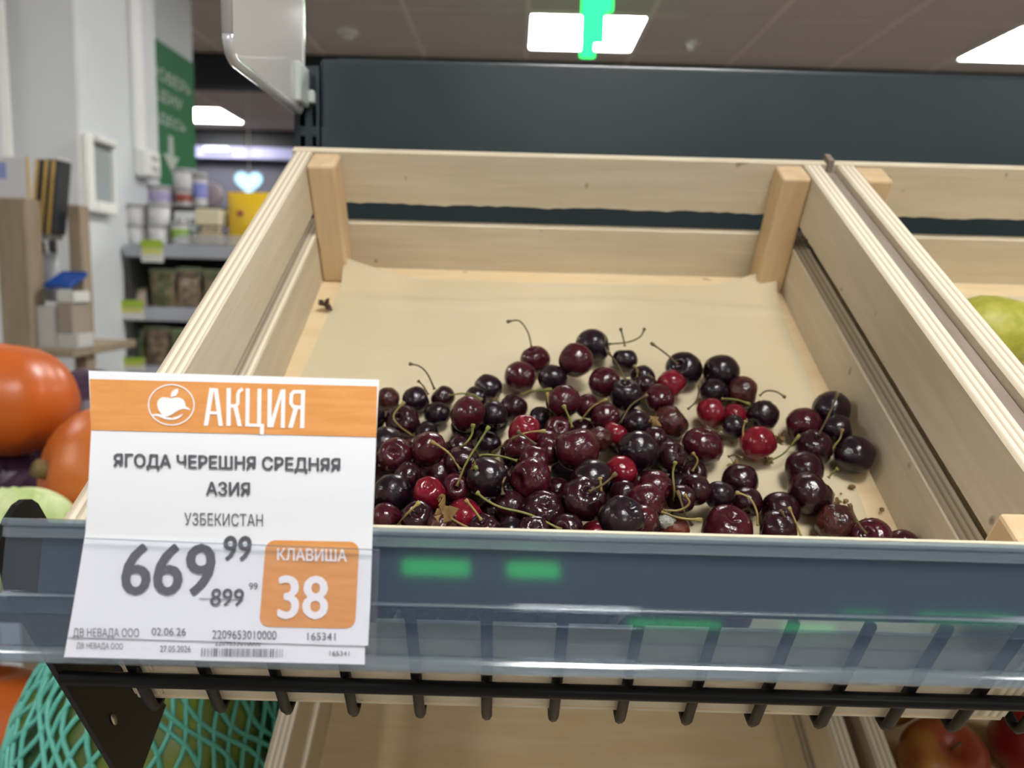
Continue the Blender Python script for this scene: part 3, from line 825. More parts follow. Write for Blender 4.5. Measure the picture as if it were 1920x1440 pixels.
def cover_depth(px, py):
    """nearest fruit surface seen at this pixel"""
    d = ray(px, py); d /= np.linalg.norm(d); best = None
    for i, o in enumerate(CH):
        v = o['p'] - CAM; t = v @ d; off2 = v @ v - t * t
        if off2 < o['r'] ** 2:
            tt = t - math.sqrt(o['r'] ** 2 - off2)
            if best is None or tt < best[0]: best = (tt, i)
    return best, d
stems = []
for fr, col, pts in STEMS:
    P = [px_of(fr, *p) for p in pts]
    best, d = cover_depth(*P[0])
    if best is None:
        i = min(range(N0), key=lambda k: math.hypot(P[0][0] - CH[k]['px'][0], P[0][1] - CH[k]['px'][1]) - CH[k]['rp'])
        v = CH[i]['p'] - CAM; t0 = v @ d
    else:
        t0, i = best[0] + .0015, best[1]
    W = [CAM + d * t0]; tp = t0; z0 = zl(W[0])
    for k, q in enumerate(P[1:]):
        b, dq = cover_depth(*q)
        t = tp - .001
        if b and b[0] - .0025 < t: t = b[0] - .0028
        p = CAM + dq * t
        if zl(p) < .0012:      # keep above the liner
            p = plane(q[0], q[1], RIM0 + Z * (FLOORZ + .0015), Z); t = np.linalg.norm(p - CAM)
        W.append(p); tp = t
    stems.append((i, col, W))
axis = {}
for i, col, W in stems:
    if i not in axis: axis[i] = W[0] - CH[i]['p']
CAT_NAMES = {'k': 'near-black', 'd': 'dark maroon', 'm': 'wine-red', 'r': 'bright red', 'b': 'brownish', 'o': 'rotten orange-brown'}
stemmed = set(i for i, _, _ in stems)
SPEC = {}          # traced index -> own label
def find(fr, x, y):
    P = px_of(fr, x, y); return min(range(N0), key=lambda k: math.hypot(P[0] - CH[k]['px'][0], P[1] - CH[k]['px'][1]))
for fr, x, y, lab in (('A', 1750, 1300, 'rotten orange-brown cherry with a grey mould patch behind the price rail'),
                      ('B', 590, 725, 'single bright red cherry beside a dried husk on bare paper'),
                      ('A', 1205, 845, 'big smooth wine-red cherry on top of the heap'),
                      ('B', 445, 1130, 'biggest wine-red cherry just behind the rail, with a yellow stem curving down beside it'),
                      ('A', 1295, 268, 'near-black oval cherry at the upper edge of the heap'),
                      ('A', 1200, 345, 'smooth wine-red cherry in front of the near-black oval one'),
                      ('A', 520, 1065, 'wine-red cherry with a deep ringed hollow around its long stem'),
                      ('A', 970, 345, 'wine-red cherry with a long hooked stem standing up over the paper'),
                      ('A', 1735, 685, 'brownish translucent cherry with a dried yellow husk stuck to it'),
                      ('A', 1550, 855, 'near-black shrivelled cherry with a sunken brown bruise'),
                      ('B', 1075, 782, 'near-black cherry touching the crate side, greenish stem beside it'),
                      ('B', 955, 558, 'near-black cherry furthest back beside the crate side'),
                      ('B', 985, 655, 'dark cherry wedged between two near-black cherries by the crate side'),
                      ('B', 818, 632, 'round wine-red cherry, highest red one of the loose cluster by the crate side'),
                      ('B', 850, 975, 'dented dark maroon cherry, largest of the loose row by the crate side'),
                      ('B', 980, 1130, 'brown-patched cherry beside the rail at the end of the loose row'),
                      ('B', 1310, 1235, 'wine-red cherry mostly hidden by the rail, nearest the crate corner'),
                      ('B', 405, 368, 'matte near-black stemless cherry behind the bright red pair'),
                      ('A', 1805, 400, 'near-black cherry with a stem rising from a round hollow'),
                      ('A', 945, 1015, 'wrinkled wine-red cherry with many small highlights at the heap front'),
                      ('A', 700, 1005, 'glossy near-black cherry under an arched green stem'),
                      ('A', 1240, 1125, 'dark shrivelled cherry with a thin stem lying across its hollow')):
    SPEC[find(fr, x, y)] = lab
MARKS = {}        # landmark index -> short phrase
for fr, x, y, ph in (('A', 1750, 1300, 'the mouldy cherry'), ('B', 590, 725, 'the single bright red cherry'), ('A', 1205, 845, 'the big smooth wine-red cherry'),
                     ('B', 445, 1130, 'the biggest cherry at the rail'), ('A', 1295, 268, 'the near-black oval cherry'), ('A', 520, 1065, 'the deep-hollowed cherry'),
                     ('A', 970, 345, 'the hook-stemmed cherry'), ('A', 1735, 685, 'the brownish husk cherry'), ('A', 1550, 855, 'the bruised near-black cherry'),
                     ('B', 850, 975, 'the dented dark cherry'), ('B', 405, 368, 'the matte near-black cherry'), ('A', 945, 1015, 'the wrinkled many-highlight cherry'),
                     ('A', 700, 1005, 'the cherry under the arched stem'), ('B', 1310, 1235, 'the crate corner cherry'), ('A', 1805, 400, 'the hollow-topped near-black cherry')):
    MARKS[find(fr, x, y)] = ph
def near_label(i, c, used):
    n = CAT_NAMES[c['c']]
    look = ('shrivelled ' if c['k'] >= 3 else '') + n + ' cherry ' + ('with stem' if i in stemmed else 'without stem')
    size = 'small ' if c['r'] < .0108 else ('large ' if c['r'] > .0134 else '')
    order = sorted((np.linalg.norm(c['p'] - CH[k]['p']), k) for k in MARKS if k != i)
    tagx = (rp0 - c['p'])[0]
    opts = []
    for d, k in order[:4]:
        dv = c['p'] - CH[k]['p']; gap = d - c['r'] - CH[k]['r']
        yb_ = dv @ Y; zb_2 = dv @ Z
        if gap < .003: rel = 'on top of' if zb_2 > .010 else ('under' if zb_2 < -.010 else 'touching')
        else: rel = 'behind' if yb_ > .008 else ('before' if yb_ < -.008 else 'beside')
        opts += [size + look + ' ' + rel + ' ' + MARKS[k], look + ' ' + rel + ' ' + MARKS[k]]
    k0 = order[0][1]
    for ja in range(5):
        for jb in range(ja + 1, 6): opts.append(look.replace(' without stem', '') + ' between ' + MARKS[order[ja][1]] + ' and ' + MARKS[order[jb][1]])
    if (c['px'] and c['px'][0] < 790): opts.insert(0, size + look + ' next to the price tag edge, behind ' + MARKS[k0].replace('the ', 'the ', 1))
    for o_ in opts:
        if o_ not in used and len(o_.split()) <= 16: return o_
    return opts[0]
rp0 = np.zeros(3)
USED = set(SPEC.values())
BODY = []
for i, c in enumerate(CH):
    if i in axis: ax = Vector(axis[i])
    elif c['traced'] and c['k'] == 4 and rnd.random() < .7: ax = Vector(-ray(*c['px'])) + Vector((rnd.uniform(-.5, .5), rnd.uniform(-.3, .3), rnd.uniform(0, .9)))
    else: ax = Vector((rnd.gauss(0, 1), rnd.gauss(0, 1), rnd.gauss(0, 1)))
    if c['k'] == 5: ax = Vector(axis.get(i, (0, -.7, .7)))
    Q = ax.normalized().to_track_quat('Z', 'Y') @ Quaternion((0, 0, 1), rnd.uniform(0, 6.28))
    M = Matrix.LocRotScale(Vector(c['p']), Q, Vector((c['r'],) * 3))
    o = bpy.data.objects.new('cherry', cmesh(c['k'], c['c'])); link(o); o.matrix_world = M
    x = ((c['p'] - RIM0) @ X) / S
    loose = c['traced'] and x > .365
    if i in SPEC: lab, grp = SPEC[i], 'cherries in the crate'
    else:
        if c['traced'] or c.get('vis', 0) > .1: lab = near_label(i, c, USED); USED.add(lab); grp = 'cherries in the crate'
        else: lab = '%s cherry half buried inside the cherry heap' % CAT_NAMES[c['c']]; grp = lab.replace('cherry', 'cherries', 1)
    tag(o, lab, 'cherry', grp)
    BODY.append((o, M))
def stem_mesh(W, col, parent, Mp, knob=True):
    pts = catmull(W, 6); n = len(pts)
    rad = [.00064] * n
    rad[-1] = .0012; rad[-2] = .0014; rad[-3] = .0008
    if n > 4: rad[0] = .0012
    bm = bmesh.new(); tube_bm(bm, pts, rad, 7)
    o = from_bm('stem', bm, MT['stem_' + col], parent, smooth=True)
    if parent is not None: o.matrix_parent_inverse = Mp.inverted()
    return o
for i, col, W in stems: stem_mesh(W, col, BODY[i][0], BODY[i][1])

def husk(center, size, parent, Mp, name='dried_husk', seed=0):
    r = random.Random(seed); bm = bmesh.new(); c = Vector(center)
    for k in range(9):
        a = Vector((r.gauss(0, 1), r.gauss(0, 1), r.gauss(0, 1))).normalized()
        b = a.orthogonal().normalized(); n = a.cross(b)
        L = size * r.uniform(.5, 1); w = size * .28
        ps = [c, c + a * L * .5 + b * w + n * w * .4, c + a * L + n * w * r.uniform(-.8, .8), c + a * L * .5 - b * w - n * w * .3]
        t = n * size * .08
        q = [bm.verts.new(p) for p in ps] + [bm.verts.new(p + t) for p in ps]
        bm.faces.new(q[:4]); bm.faces.new(q[7:3:-1])
        for j in range(4): bm.faces.new((q[j], q[(j + 1) % 4], q[4 + (j + 1) % 4], q[4 + j]))
    o = from_bm(name, bm, MT['husk'], parent)
    if parent is not None: o.matrix_parent_inverse = Mp.inverted()
    return o
def on_front(px, py, back=.0):
    b, d = cover_depth(px, py); return (CAM + d * (b[0] - back), b[1]) if b else (plane(px, py, RIM0 + Z * (FLOORZ + .003), Z), None)
for k, (fr, x, y, sz) in enumerate((('A', 1625, 690, .008), ('A', 450, 1215, .011), ('A', 430, 1110, .004), ('A', 740, 555, .004), ('A', 635, 945, .0045), ('A', 1230, 500, .004))):
    p, i = on_front(*px_of(fr, x, y))
    if i is not None: husk(p, sz, BODY[i][0], BODY[i][1], seed=k)
for k, (fr, x, y, sz, lab) in enumerate((('B', 700, 700, .007, 'dried brown flower husk beside the single bright red cherry'), ('B', 640, 812, .005, 'small green-brown husk on the paper below the single bright red cherry'),
                                        ('B', 470, 828, .006, 'flat yellow husk scrap on the paper between the two cherry groups'), ('B', 985, 1015, .004, 'tiny grey-brown husk next to the dented dark cherry'))):
    p = plane(*px_of(fr, x, y), RIM0 + Z * (FLOORZ + .002), Z)
    o = husk(p, sz, None, None, seed=20 + k); tag(o, lab, 'husk', 'dried scraps in the cherry crate')
p = plane(603, 572, RIM0 + Z * (FLOORZ + .004), Z) + X * .002
o = husk(p, .010, None, None, 'dried_leaf', 44); o.data.materials[0] = mat('dark_dry_leaf', (.07, .035, .018), .8); tag(o, 'shrivelled dark brown leaf scrap in the back corner of the cherry crate', 'leaf')
# mould patch
i = find('A', 1750, 1300); p, j = on_front(*px_of('A', 1705, 1255))
bm = bmesh.new(); bmesh.ops.create_icosphere(bm, subdivisions=3, radius=1)
for v in bm.verts: v.co = v.co * (1 + .25 * mnoise.noise(v.co * 3))
o = from_bm('mould_patch', bm, MT['mould'], BODY[i][0], smooth=True)
o.matrix_parent_inverse = BODY[i][1].inverted(); o.location = p; o.scale = (.0062, .0040, .0042)
# crumbs on the paper at the right
for k in range(9):
    x, y = ((1005, 975), (1030, 1010), (1210, 1055), (460, 722), (985, 1000), (1060, 940), (1130, 1100), (1180, 1150), (900, 930))[k]
    p = plane(*px_of('B', x, y), RIM0 + Z * (FLOORZ + .0012), Z)
    bm = bmesh.new(); bmesh.ops.create_icosphere(bm, subdivisions=1, radius=.0009 + .0004 * (k % 3))
    for v in bm.verts: v.co.x *= 1 + .6 * (k % 2)
    o = from_bm('crumb', bm, MT['husk'], None, p); tag(o, 'tiny dark crumb on the crate floor by the loose cherries', 'crumb', 'crumbs in the cherry crate')

# ================================================================== WIRE SHELF under the crates
ws = empty('wire_shelf', crate_matrix(RIM0), 'black wire shelf with a round front bar and triangular bracket under the crates', 'shelf')
WR = .0028
def zcr(py, yy, px=1000):
    return None
wx = []
k = 0
x_w = .0145
while x_w < 1.04:
    wx.append(x_w); x_w += .0375
zt_, zb_ = -.045 * S, -.139 * S - WR
yf = -.478 * S - .0045
for x in wx:
    p = [(x * S, yf, zt_), (x * S, yf, zb_ + .006), (x * S, yf + .0015, zb_ + .0015), (x * S, yf + .006, zb_), (x * S, -.25 * S, zb_), (x * S, -.004, zb_)]
    tube('wire', p, WR, MT['wire'], ws, 8)
BARR = .0036
def proj(P):
    d = np.asarray(P) - CAM; z = d @ F
    return CX + FPX * (d @ RT) / z, CY - FPX * (d @ UP) / z
for cand in np.linspace(-.06, -.14, 161):
    if proj(CR(.25, (yf - WR - BARR) / S, cand))[1] > 1297: break
zbar = cand * S
xb0 = ((atx(0, 0, 0)[0] - RIM0[0]))
tube('front_bar', [(-.0185, yf - WR - BARR, zbar), (1.05 * S, yf - WR - BARR, zbar)], BARR, MT['black_metal'], ws, 16)
for yy in (-.30, -.12):
    tube('cross_bar', [(-.0185, yy * S, zb_ - WR - .003), (1.05 * S, yy * S, zb_ - WR - .003)], .003, MT['wire'], ws, 10)
# bracket plate left of the crate (its outline stands in the plane x = xbp)
xbp = -.214
def BP(px, py):
    q = atx(px, py, xbp) - RIM0
    return (q @ X, q @ Y, q @ Z)
poly = [(0, 1012), (18, 972), (34, 947), (48, 937), (60, 936), (72, 944), (88, 972), (108, 1012), (150, 1100), (215, 1240), (312, 1322), (268, 1440), (240, 1490), (214, 1438), (93, 1236), (20, 1110)]
extrude_poly('shelf_bracket', [BP(*p) for p in poly], (-.003, 0, 0), MT['black_metal'], ws)
hq = BP(212, 1349)
lathe_o = lathe('hole_glint', [(0, .0006), (.0022, .0006), (.0022, 0), (0, 0)], mat('bright_glint_metal', (.5, .5, .5), .3, metal=1), ws, 12)  # added bright disc standing in for the highlight at the bracket hole
lathe_o.rotation_euler = (0, math.pi / 2, 0); lathe_o.location = (hq[0] + .0002, hq[1], hq[2]); lathe_o.scale = (2.2, .9, 1)
# side rail from the bracket back to the rack
tube('side_rail', [(xbp - RIM0[0], -.40 * S, zb_ - .004), (xbp - RIM0[0] - .0015, .0005, zb_ - .004)], .004, MT['black_metal'], ws, 10)

# ================================================================== PRICE RAIL, POCKET, TAGS
RA = math.radians(14)
RV = np.array([0, math.sin(RA), math.cos(RA)]); RN = np.array([0, -math.cos(RA), math.sin(RA)])
T0 = depth(960, 996, .345 * S)
def rp(px, py, n=0.0):
    return plane(px, py, T0 + RN * n, RN)
def vof(py):
    return (rp(960, py) - T0) @ RV
railM = Matrix(((1, RV[0], RN[0], T0[0]), (0, RV[1], RN[1], T0[1]), (0, RV[2], RN[2], T0[2]), (0, 0, 0, 1)))
rail = empty('price_rail', railM, 'clear plastic price rail along the front of the shelf', 'price rail')
XL = rp(14, 990)[0] - T0[0]; XR = 1.05 * S + RIM0[0] - T0[0]
def strip(name, prof, m, x0=XL, x1=XR, nseg=1):
    n = len(prof); vs = []; fs = []
    for x in (x0, x1):
        for v, d in prof: vs.append((x, v, d))
    for i in range(n): fs.append((i, (i + 1) % n, n + (i + 1) % n, n + i))
    fs += [tuple(range(n)), tuple(range(2 * n - 1, n - 1, -1))]
    o = mesh(name, vs, fs, m, rail)
    return o
def rounded(v0, v1, d0, d1, r, n=4):
    """profile of a rounded bar between v0 (low) and v1 (high), d0 (back) and d1 (front)"""
    p = [(v0, d0), (v1, d0)]
    for k in range(n + 1):
        a = math.pi / 2 * k / n; p.append((v1 - r + r * math.cos(a), d1 - r + r * math.sin(a)))
    for k in range(n + 1):
        a = math.pi / 2 * k / n; p.append((v0 + r - r * math.sin(a), d1 - r + r * math.cos(a)))
    return p
strip('rail_back', [(vof(1262), -.0006), (vof(996), -.0006), (vof(996), .0006), (vof(1262), .0006)], MT['rail'])
strip('top_lip', rounded(vof(1009), vof(995), .0007, .0046, .0015), MT['rail_lip'])
strip('upper_band', rounded(vof(1031), vof(1010.5), .0007, .0028, .0008), MT['rail_lip'])
strip('ridge', rounded(vof(1140), vof(1134), .0007, .0040, .0006), MT['rail_lip'])
strip('lower_flap', [(vof(1231), .0022), (vof(1140), .0022), (vof(1140), .0031), (vof(1231), .0031)], MT['rail'])
strip('ridge_band', rounded(vof(1170), vof(1142), .0032, .0042, .0004), MT['rail'])
strip('bottom_lip', rounded(vof(1262), vof(1232), .0007, .0058, .0022), MT['rail_lip'])
# dark lip plate of the shelf right behind the rail
q0 = rp(70, 1050)[0]
def RL(v, d, x):
    P = T0 + RV * v + RN * d; P[0] = x; P = P - RIM0
    return (P @ X, P @ Y, P @ Z)
v1, v0 = vof(1004), vof(1150)
extrude_poly('lip_plate', [RL(v0, -.0036, q0), RL(v1, -.0036, q0), RL(v1, -.0022, q0), RL(v0, -.0022, q0)], (1.05 * S + RIM0[0] - q0, 0, 0), mat('dark_slate_metal', (.045, .062, .082), .4), ws)

def sheet(name, rows, n_of, m, thick, parent=None, cols=10, label=None, cat=None):
    """paper sheet: rows of (left px, right px) in the rail plane"""
    nr = len(rows); vs = []; sub = 4; R2 = []
    for i in range(nr - 1):
        for s_ in range(sub):
            t = s_ / sub
            R2.append(tuple(tuple(a * (1 - t) + b * t for a, b in zip(rows[i][k], rows[i + 1][k])) for k in (0, 1)))
    R2.append(rows[-1]); nr = len(R2)
    for back in (0, 1):
        for l, r in R2:
            for k in range(cols + 1):
                u = k / cols; px = l[0] * (1 - u) + r[0] * u; py = l[1] * (1 - u) + r[1] * u
                vs.append(rp(px, py, n_of(py) - back * thick))
    c = cols + 1; B = nr * c; fs = []
    for i in range(nr - 1):
        for k in range(cols):
            a = i * c + k; fs.append((a, a + 1, a + c + 1, a + c)); fs.append((B + a, B + a + c, B + a + c + 1, B + a + 1))
    for k in range(cols):
        fs.append((k, B + k, B + k + 1, k + 1)); a = (nr - 1) * c + k; fs.append((a, a + 1, B + a + 1, B + a))
    for i in range(nr - 1):
        a = i * c; fs.append((a, a + c, B + a + c, B + a)); a = i * c + cols; fs.append((a, B + a, B + a + c, a + c))
    o = mesh(name, vs, fs, m, parent, smooth=False, center=True)
    return tag(o, label, cat)
def n_tag(py):
    n = .0078
    if py < 1000: n += .0022 * math.sin(math.pi * min(1, (1000 - py) / 305)) - .004 * ((1000 - py) / 305) ** 2
    return n
n_old = lambda py: .0068
tagrows = [((166, 695), (711, 712)), ((171, 807), (705.5, 820)), ((166, 900), (702, 915)), ((160, 1000), (698, 1017)), ((140, 1120), (694, 1137)), ((127, 1194), (690, 1211))]
ptag = sheet('price_tag', tagrows, n_tag, MT['paper'], .0003, label='white price tag with orange banner for cherries standing in the rail', cat='price tag')
old = sheet('price_tag', [((158, 1025), (686, 1040)), ((120, 1232), (684, 1246))], n_old, MT['paper'], .0003, label='older white price tag with a barcode peeping out below the front tag', cat='price tag')
pocket = empty('tag_pocket', railM, 'clear plastic pocket holding the two price tags on the rail', 'tag pocket')
def pk(name, rows, n, th, m):
    o = sheet(name, rows, lambda py: n, m, th, pocket, cols=2)
    o.matrix_parent_inverse = railM.inverted(); return o
MT['pocket'] = clear('clear_pocket_film', (.985, .985, 1), .0, .08, 1.35, .02, (.85, .86, .98))
pk('front_film', [((157, 1009), (712, 1031)), ((119, 1236), (703, 1250))], .0108, .0004, MT['pocket'])
pk('back_film', [((157, 1012), (712, 1034)), ((119, 1236), (703, 1250))], .0060, .0004, MT['pocket'])
pk('pocket_edge', [((157, 1008), (712, 1030)), ((157, 1010), (712, 1032.4))], .0112, .0008, MT['rail_lip'])

def TP(px, py, off=.0004):
    return rp(px, py, n_tag(py) + off)
def TPo(px, py, off=.0004):
    return rp(px, py, .0068 + off)
def child_world(o, par):
    """meshes below are written in world coordinates; keep them there under a parent that is not at the origin"""
    o.matrix_parent_inverse = Matrix.Translation(par.location).inverted()
    return o
def print_text(s, x0, y0, x1, y1, slope=.02, bold=.0, m='ink', par=None, f=None, lean=0.0, space=1.0, name='lettering', sub=None):
    par = par or ptag; f = f or TP
    vs, fs0 = text_verts(s, 0, space)
    out = []; fs = []
    bp = max(0, bold) * (y1 - y0) * 2.6            # heavier strokes: the same glyphs printed again a hair to each side
    x0 += bp; x1 -= bp; y0 += bp * .6; y1 -= bp * .6
    for dx, dy in (((-bp, 0), (bp, 0), (0, -bp * .6), (0, bp * .6)) if bp > .05 else ((0, 0),)):
        k0 = len(out); lift = .00004 * k0 / max(1, len(vs))
        for a, b in vs:
            px = x0 + a * (x1 - x0) + lean * (1 - b) * (y1 - y0) + dx; py = y0 + (1 - b) * (y1 - y0) + slope * (px - x0) + dy
            out.append(f(px, py, (.0008 if m == 'white_print' else .0006) + lift))
        fs += [tuple(k0 + i for i in q) for q in fs0]
    o = mesh(name, out, fs, MT[m], sub or par, fix=False)
    if sub is None: child_world(o, par)
    return o
def print_poly(polys, m, par=None, f=None, off=.0004, name='print', sub=None):
    par = par or ptag; f = f or TP
    vs = []; fs = []
    for p in polys:
        b = len(vs); vs += [f(x, y, off) for x, y in p]; fs.append(tuple(range(b, b + len(p))))
    bm = bmesh.new(); bv = [bm.verts.new(v) for v in vs]
    for q in fs: bm.faces.new([bv[i] for i in q])
    bmesh.ops.triangulate(bm, faces=bm.faces)
    for q in bm.faces:
        q.normal_update()
        if q.normal.dot(Vector(RN)) < 0: q.normal_flip()
    me = bpy.data.meshes.new(name); bm.to_mesh(me); bm.free(); me.materials.append(MT[m])
    o = link(bpy.data.objects.new(name, me), sub or par)
    if sub is None: child_world(o, par)
    return o
def stroke(pts, w, closed=False):
    out = []; n = len(pts)
    for i in range(n if closed else n - 1):
        a = np.array(pts[i], float); b = np.array(pts[(i + 1) % n], float); d = b - a; d /= np.linalg.norm(d); q = np.array([-d[1], d[0]]) * w / 2
        e = d * w * .25
        out.append([tuple(a + q - e), tuple(b + q + e), tuple(b - q + e), tuple(a - q - e)])
    return out
# orange banner (cut in strips so that it follows the bent sheet)
bt = [(168, 710.5), (707, 724.5)]; bb = [(171, 806.5), (705.6, 819.5)]
strips = []
for k in range(6):
    t0, t1 = k / 6, (k + 1) / 6
    L = lambda t: (bt[0][0] * (1 - t) + bb[0][0] * t, bt[0][1] * (1 - t) + bb[0][1] * t)
    Rr = lambda t: (bt[1][0] * (1 - t) + bb[1][0] * t, bt[1][1] * (1 - t) + bb[1][1] * t)
    strips.append([L(t0), Rr(t0), Rr(t1), L(t1)])
banner = print_poly(strips, 'orange', off=.00035, name='banner')
# orange key box with rounded corners
TLc, TRc, BRc, BLc = (498.7, 1012.5), (674, 1016), (665.6, 1178.8), (485.6, 1175)
rc = []
for (u, v, a0) in ((.0, .0, 180), (1, 0, 270), (1, 1, 0), (0, 1, 90)):
    ru, rv = .105, .11
    cu_, cv_ = (ru if u == 0 else 1 - ru), (rv if v == 0 else 1 - rv)
    for k in range(7):
        a = math.radians(a0 + 90 * k / 6); uu = cu_ + ru * math.cos(a); vv = cv_ + rv * math.sin(a)
        top = [TLc[i] * (1 - uu) + TRc[i] * uu for i in (0, 1)]; bot = [BLc[i] * (1 - uu) + BRc[i] * uu for i in (0, 1)]
        rc.append(tuple(top[i] * (1 - vv) + bot[i] * vv for i in (0, 1)))
key_box = print_poly([rc], 'orange', off=.00035, name='key_box')
# logo and the word in the banner (coordinates of a 5.333x crop at 240,700)
def g(pts): return [(240 + x / 5.333, 700 + y / 5.333) for x, y in pts]
ring = []
for k in range(48):
    a0, a1 = 2 * math.pi * k / 48, 2 * math.pi * (k + 1) / 48
    c = lambda a, q: (433 + (228 + q) * math.cos(a), 315 + (202 + q) * math.sin(a))
    ring.append(g([c(a0, 6), c(a1, 6), c(a1, -6), c(a0, -6)]))
apple = [(290, 310), (297, 275), (318, 250), (350, 238), (395, 243), (435, 250), (480, 240), (520, 243), (553, 262), (571, 292), (578, 330), (605, 345), (628, 370), (590, 360), (555, 355), (510, 368), (470, 392), (430, 418), (390, 432), (355, 425), (325, 398), (303, 362)]
leaf = [(430, 240), (427, 212), (440, 180), (468, 160), (503, 153), (502, 190), (480, 225)]
hand = [(236, 412), (285, 403), (335, 412), (385, 438), (435, 446), (490, 432), (552, 404), (525, 438), (485, 459), (430, 467), (375, 460), (325, 440), (290, 426), (255, 428)]
print_poly(ring + [g(apple), g(leaf), g(hand)], 'white_print', off=.0007, name='apple_emblem', sub=banner)
Lt = [[(757, 522), (815, 145), (862, 147), (802, 523)], [(855, 147), (900, 150), (950, 527), (905, 525)], [(808, 378), (898, 380), (902, 412), (804, 410)]]
Lt += [[(985, 147), (1030, 148), (1027, 527), (983, 527)]] + stroke([(1025, 326), (1078, 326), (1098, 300), (1100, 210), (1112, 178), (1142, 160)], 34) + [[(1052, 340), (1096, 325), (1140, 530), (1096, 529)]]
Lt += [[(1177, 150), (1218, 151), (1213, 515), (1173, 530)], [(1295, 153), (1335, 154), (1330, 515), (1290, 515)], [(1173, 498), (1362, 507), (1361, 538), (1173, 530)], [(1320, 520), (1362, 520), (1358, 616), (1317, 612)]]
Lt += [[(1397, 157), (1440, 158), (1433, 540), (1392, 540)], [(1535, 160), (1575, 161), (1568, 545), (1527, 545)], [(1425, 478), (1528, 160), (1548, 190), (1452, 540), (1420, 540)]]
Lt += [[(1730, 165), (1772, 166), (1763, 548), (1720, 547)]] + stroke([(1735, 184), (1660, 184), (1634, 212), (1630, 300), (1655, 334), (1728, 340)], 36) + [[(1655, 345), (1704, 347), (1646, 546), (1602, 543)]]
print_poly([g(p) for p in Lt], 'white_print', off=.0007, name='banner_word', sub=banner)
print_text('ЯГОДА ЧЕРЕШНЯ СРЕДНЯЯ', 212, 849.5, 638.5, 880.5, .0213, .014)
print_text('АЗИЯ', 386, 902.5, 469, 929, .02, .014)
print_text('УЗБЕКИСТАН', 346, 961, 493, 984.5, .02, -.002)
print_text('669', 232, 1018, 407, 1116.5, .008, .011, lean=-.08)
print_text('99', 420, 1004, 473.5, 1052, .01, .012, lean=-.08)
print_text('899', 396, 1103, 458.5, 1136.5, .01, .008, lean=-.08)
print_text('99', 467, 1092.5, 483, 1106, .01, .0)
print_poly(stroke([(374, 1122.5), (454.5, 1125.5)], 1.8), 'ink', off=.0008, name='strike_line')
print_text('КЛАВИША', 519.5, 1027.5, 650.5, 1050.5, .02, .012, 'white_print', sub=key_box)
print_text('38', 521, 1078.5, 616.5, 1160.5, .01, .012, 'white_print', lean=-.02, sub=key_box)
print_text('ДВ НЕВАДА ООО', 137, 1177.5, 260.5, 1197, .006, .0)
print_text('02.06.26', 284.5, 1177, 348.5, 1191.5, .01, .0)
print_text('2209653010000', 398, 1181.5, 518.5, 1198, .01, .0)
print_text('165341', 576.5, 1186, 629, 1200.5, .01, .0)
print_text('ДВ НЕВАДА ООО', 143.5, 1204.5, 230.5, 1218, .02, .0, par=old, f=TPo)
print_text('27.05.2026', 300, 1210.5, 357.5, 1222.5, .01, .0, par=old, f=TPo)
print_text('2209653010000', 403, 1198.5, 489, 1210.5, .01, .0, par=old, f=TPo)
print_text('165341', 618, 1220.5, 655, 1230, .01, -.004, par=old, f=TPo)
rb = random.Random(5); x = 378.0; bars = []
while x < 530:
    w = rb.choice((1.0, 1.0, 1.8, 2.6)); bars.append([(x, 1215 + (x - 378) * .012), (x + w, 1215 + (x - 378) * .012), (x + w - .8, 1231 + (x - 378) * .012), (x - .8, 1231 + (x - 378) * .012)]); x += w + rb.choice((1.4, 2.0, 3.4))
print_poly(bars, 'ink', old, TPo, .0006, 'barcode')

# ================================================================== CLEAR SIGN HOLDER on the upright
xa = aty(560, 60, PY)[0]
yN = atx(416, 60, xa)[1]; yFr = PY - .002
zb2 = atx(470, 150, xa)[2]; zt2 = zb2 + .30
sh = empty('sign_holder', loc=(xa, yFr, zb2), label='empty clear acrylic sign holder clipped to the rack upright', cat='sign holder')
D = yN - yFr
def rr_poly(y0, y1, z0, z1, r, x):
    P = []
    for cy_, cz_, a0 in ((y1 + r, z0 + r, 180), (y0 - r, z0 + r, 270), (y0 - r, z1 - r, 0), (y1 + r, z1 - r, 90)):
        for k in range(6):
            a = math.radians(a0 + 90 * k / 5); P.append((x, cy_ + r * math.cos(a), cz_ + r * math.sin(a)))
    return P
extrude_poly('pane', rr_poly(0, D, 0, .30, .016, 0), (.0015, 0, 0), MT['acrylic'], sh)
extrude_poly('pane', rr_poly(0, D, 0, .30, .016, .004), (.0015, 0, 0), MT['acrylic'], sh)
bm = bmesh.new()
P = rr_poly(-.002, D + .002, .002, .298, .015, .003); P.append(P[0]); tube_bm(bm, P, .0038, 8)
from_bm('rim', bm, MT['acrylic_rim'], sh, smooth=True)
ck0 = atx(529, 150, xa + .008); ck1 = atx(551, 150, xa + .008)
cz0 = atx(540, 186, xa)[2] - zb2; cz1 = atx(540, 110, xa)[2] - zb2
box('clip', (-.003, -.030, cz0), (.010, .001, cz1), MT['grey_plastic'], sh, .0015)
box('clip_hook', (.010, -.006, cz0 + .004), (.016, .001, cz1 - .02), MT['grey_plastic'], sh, .001)

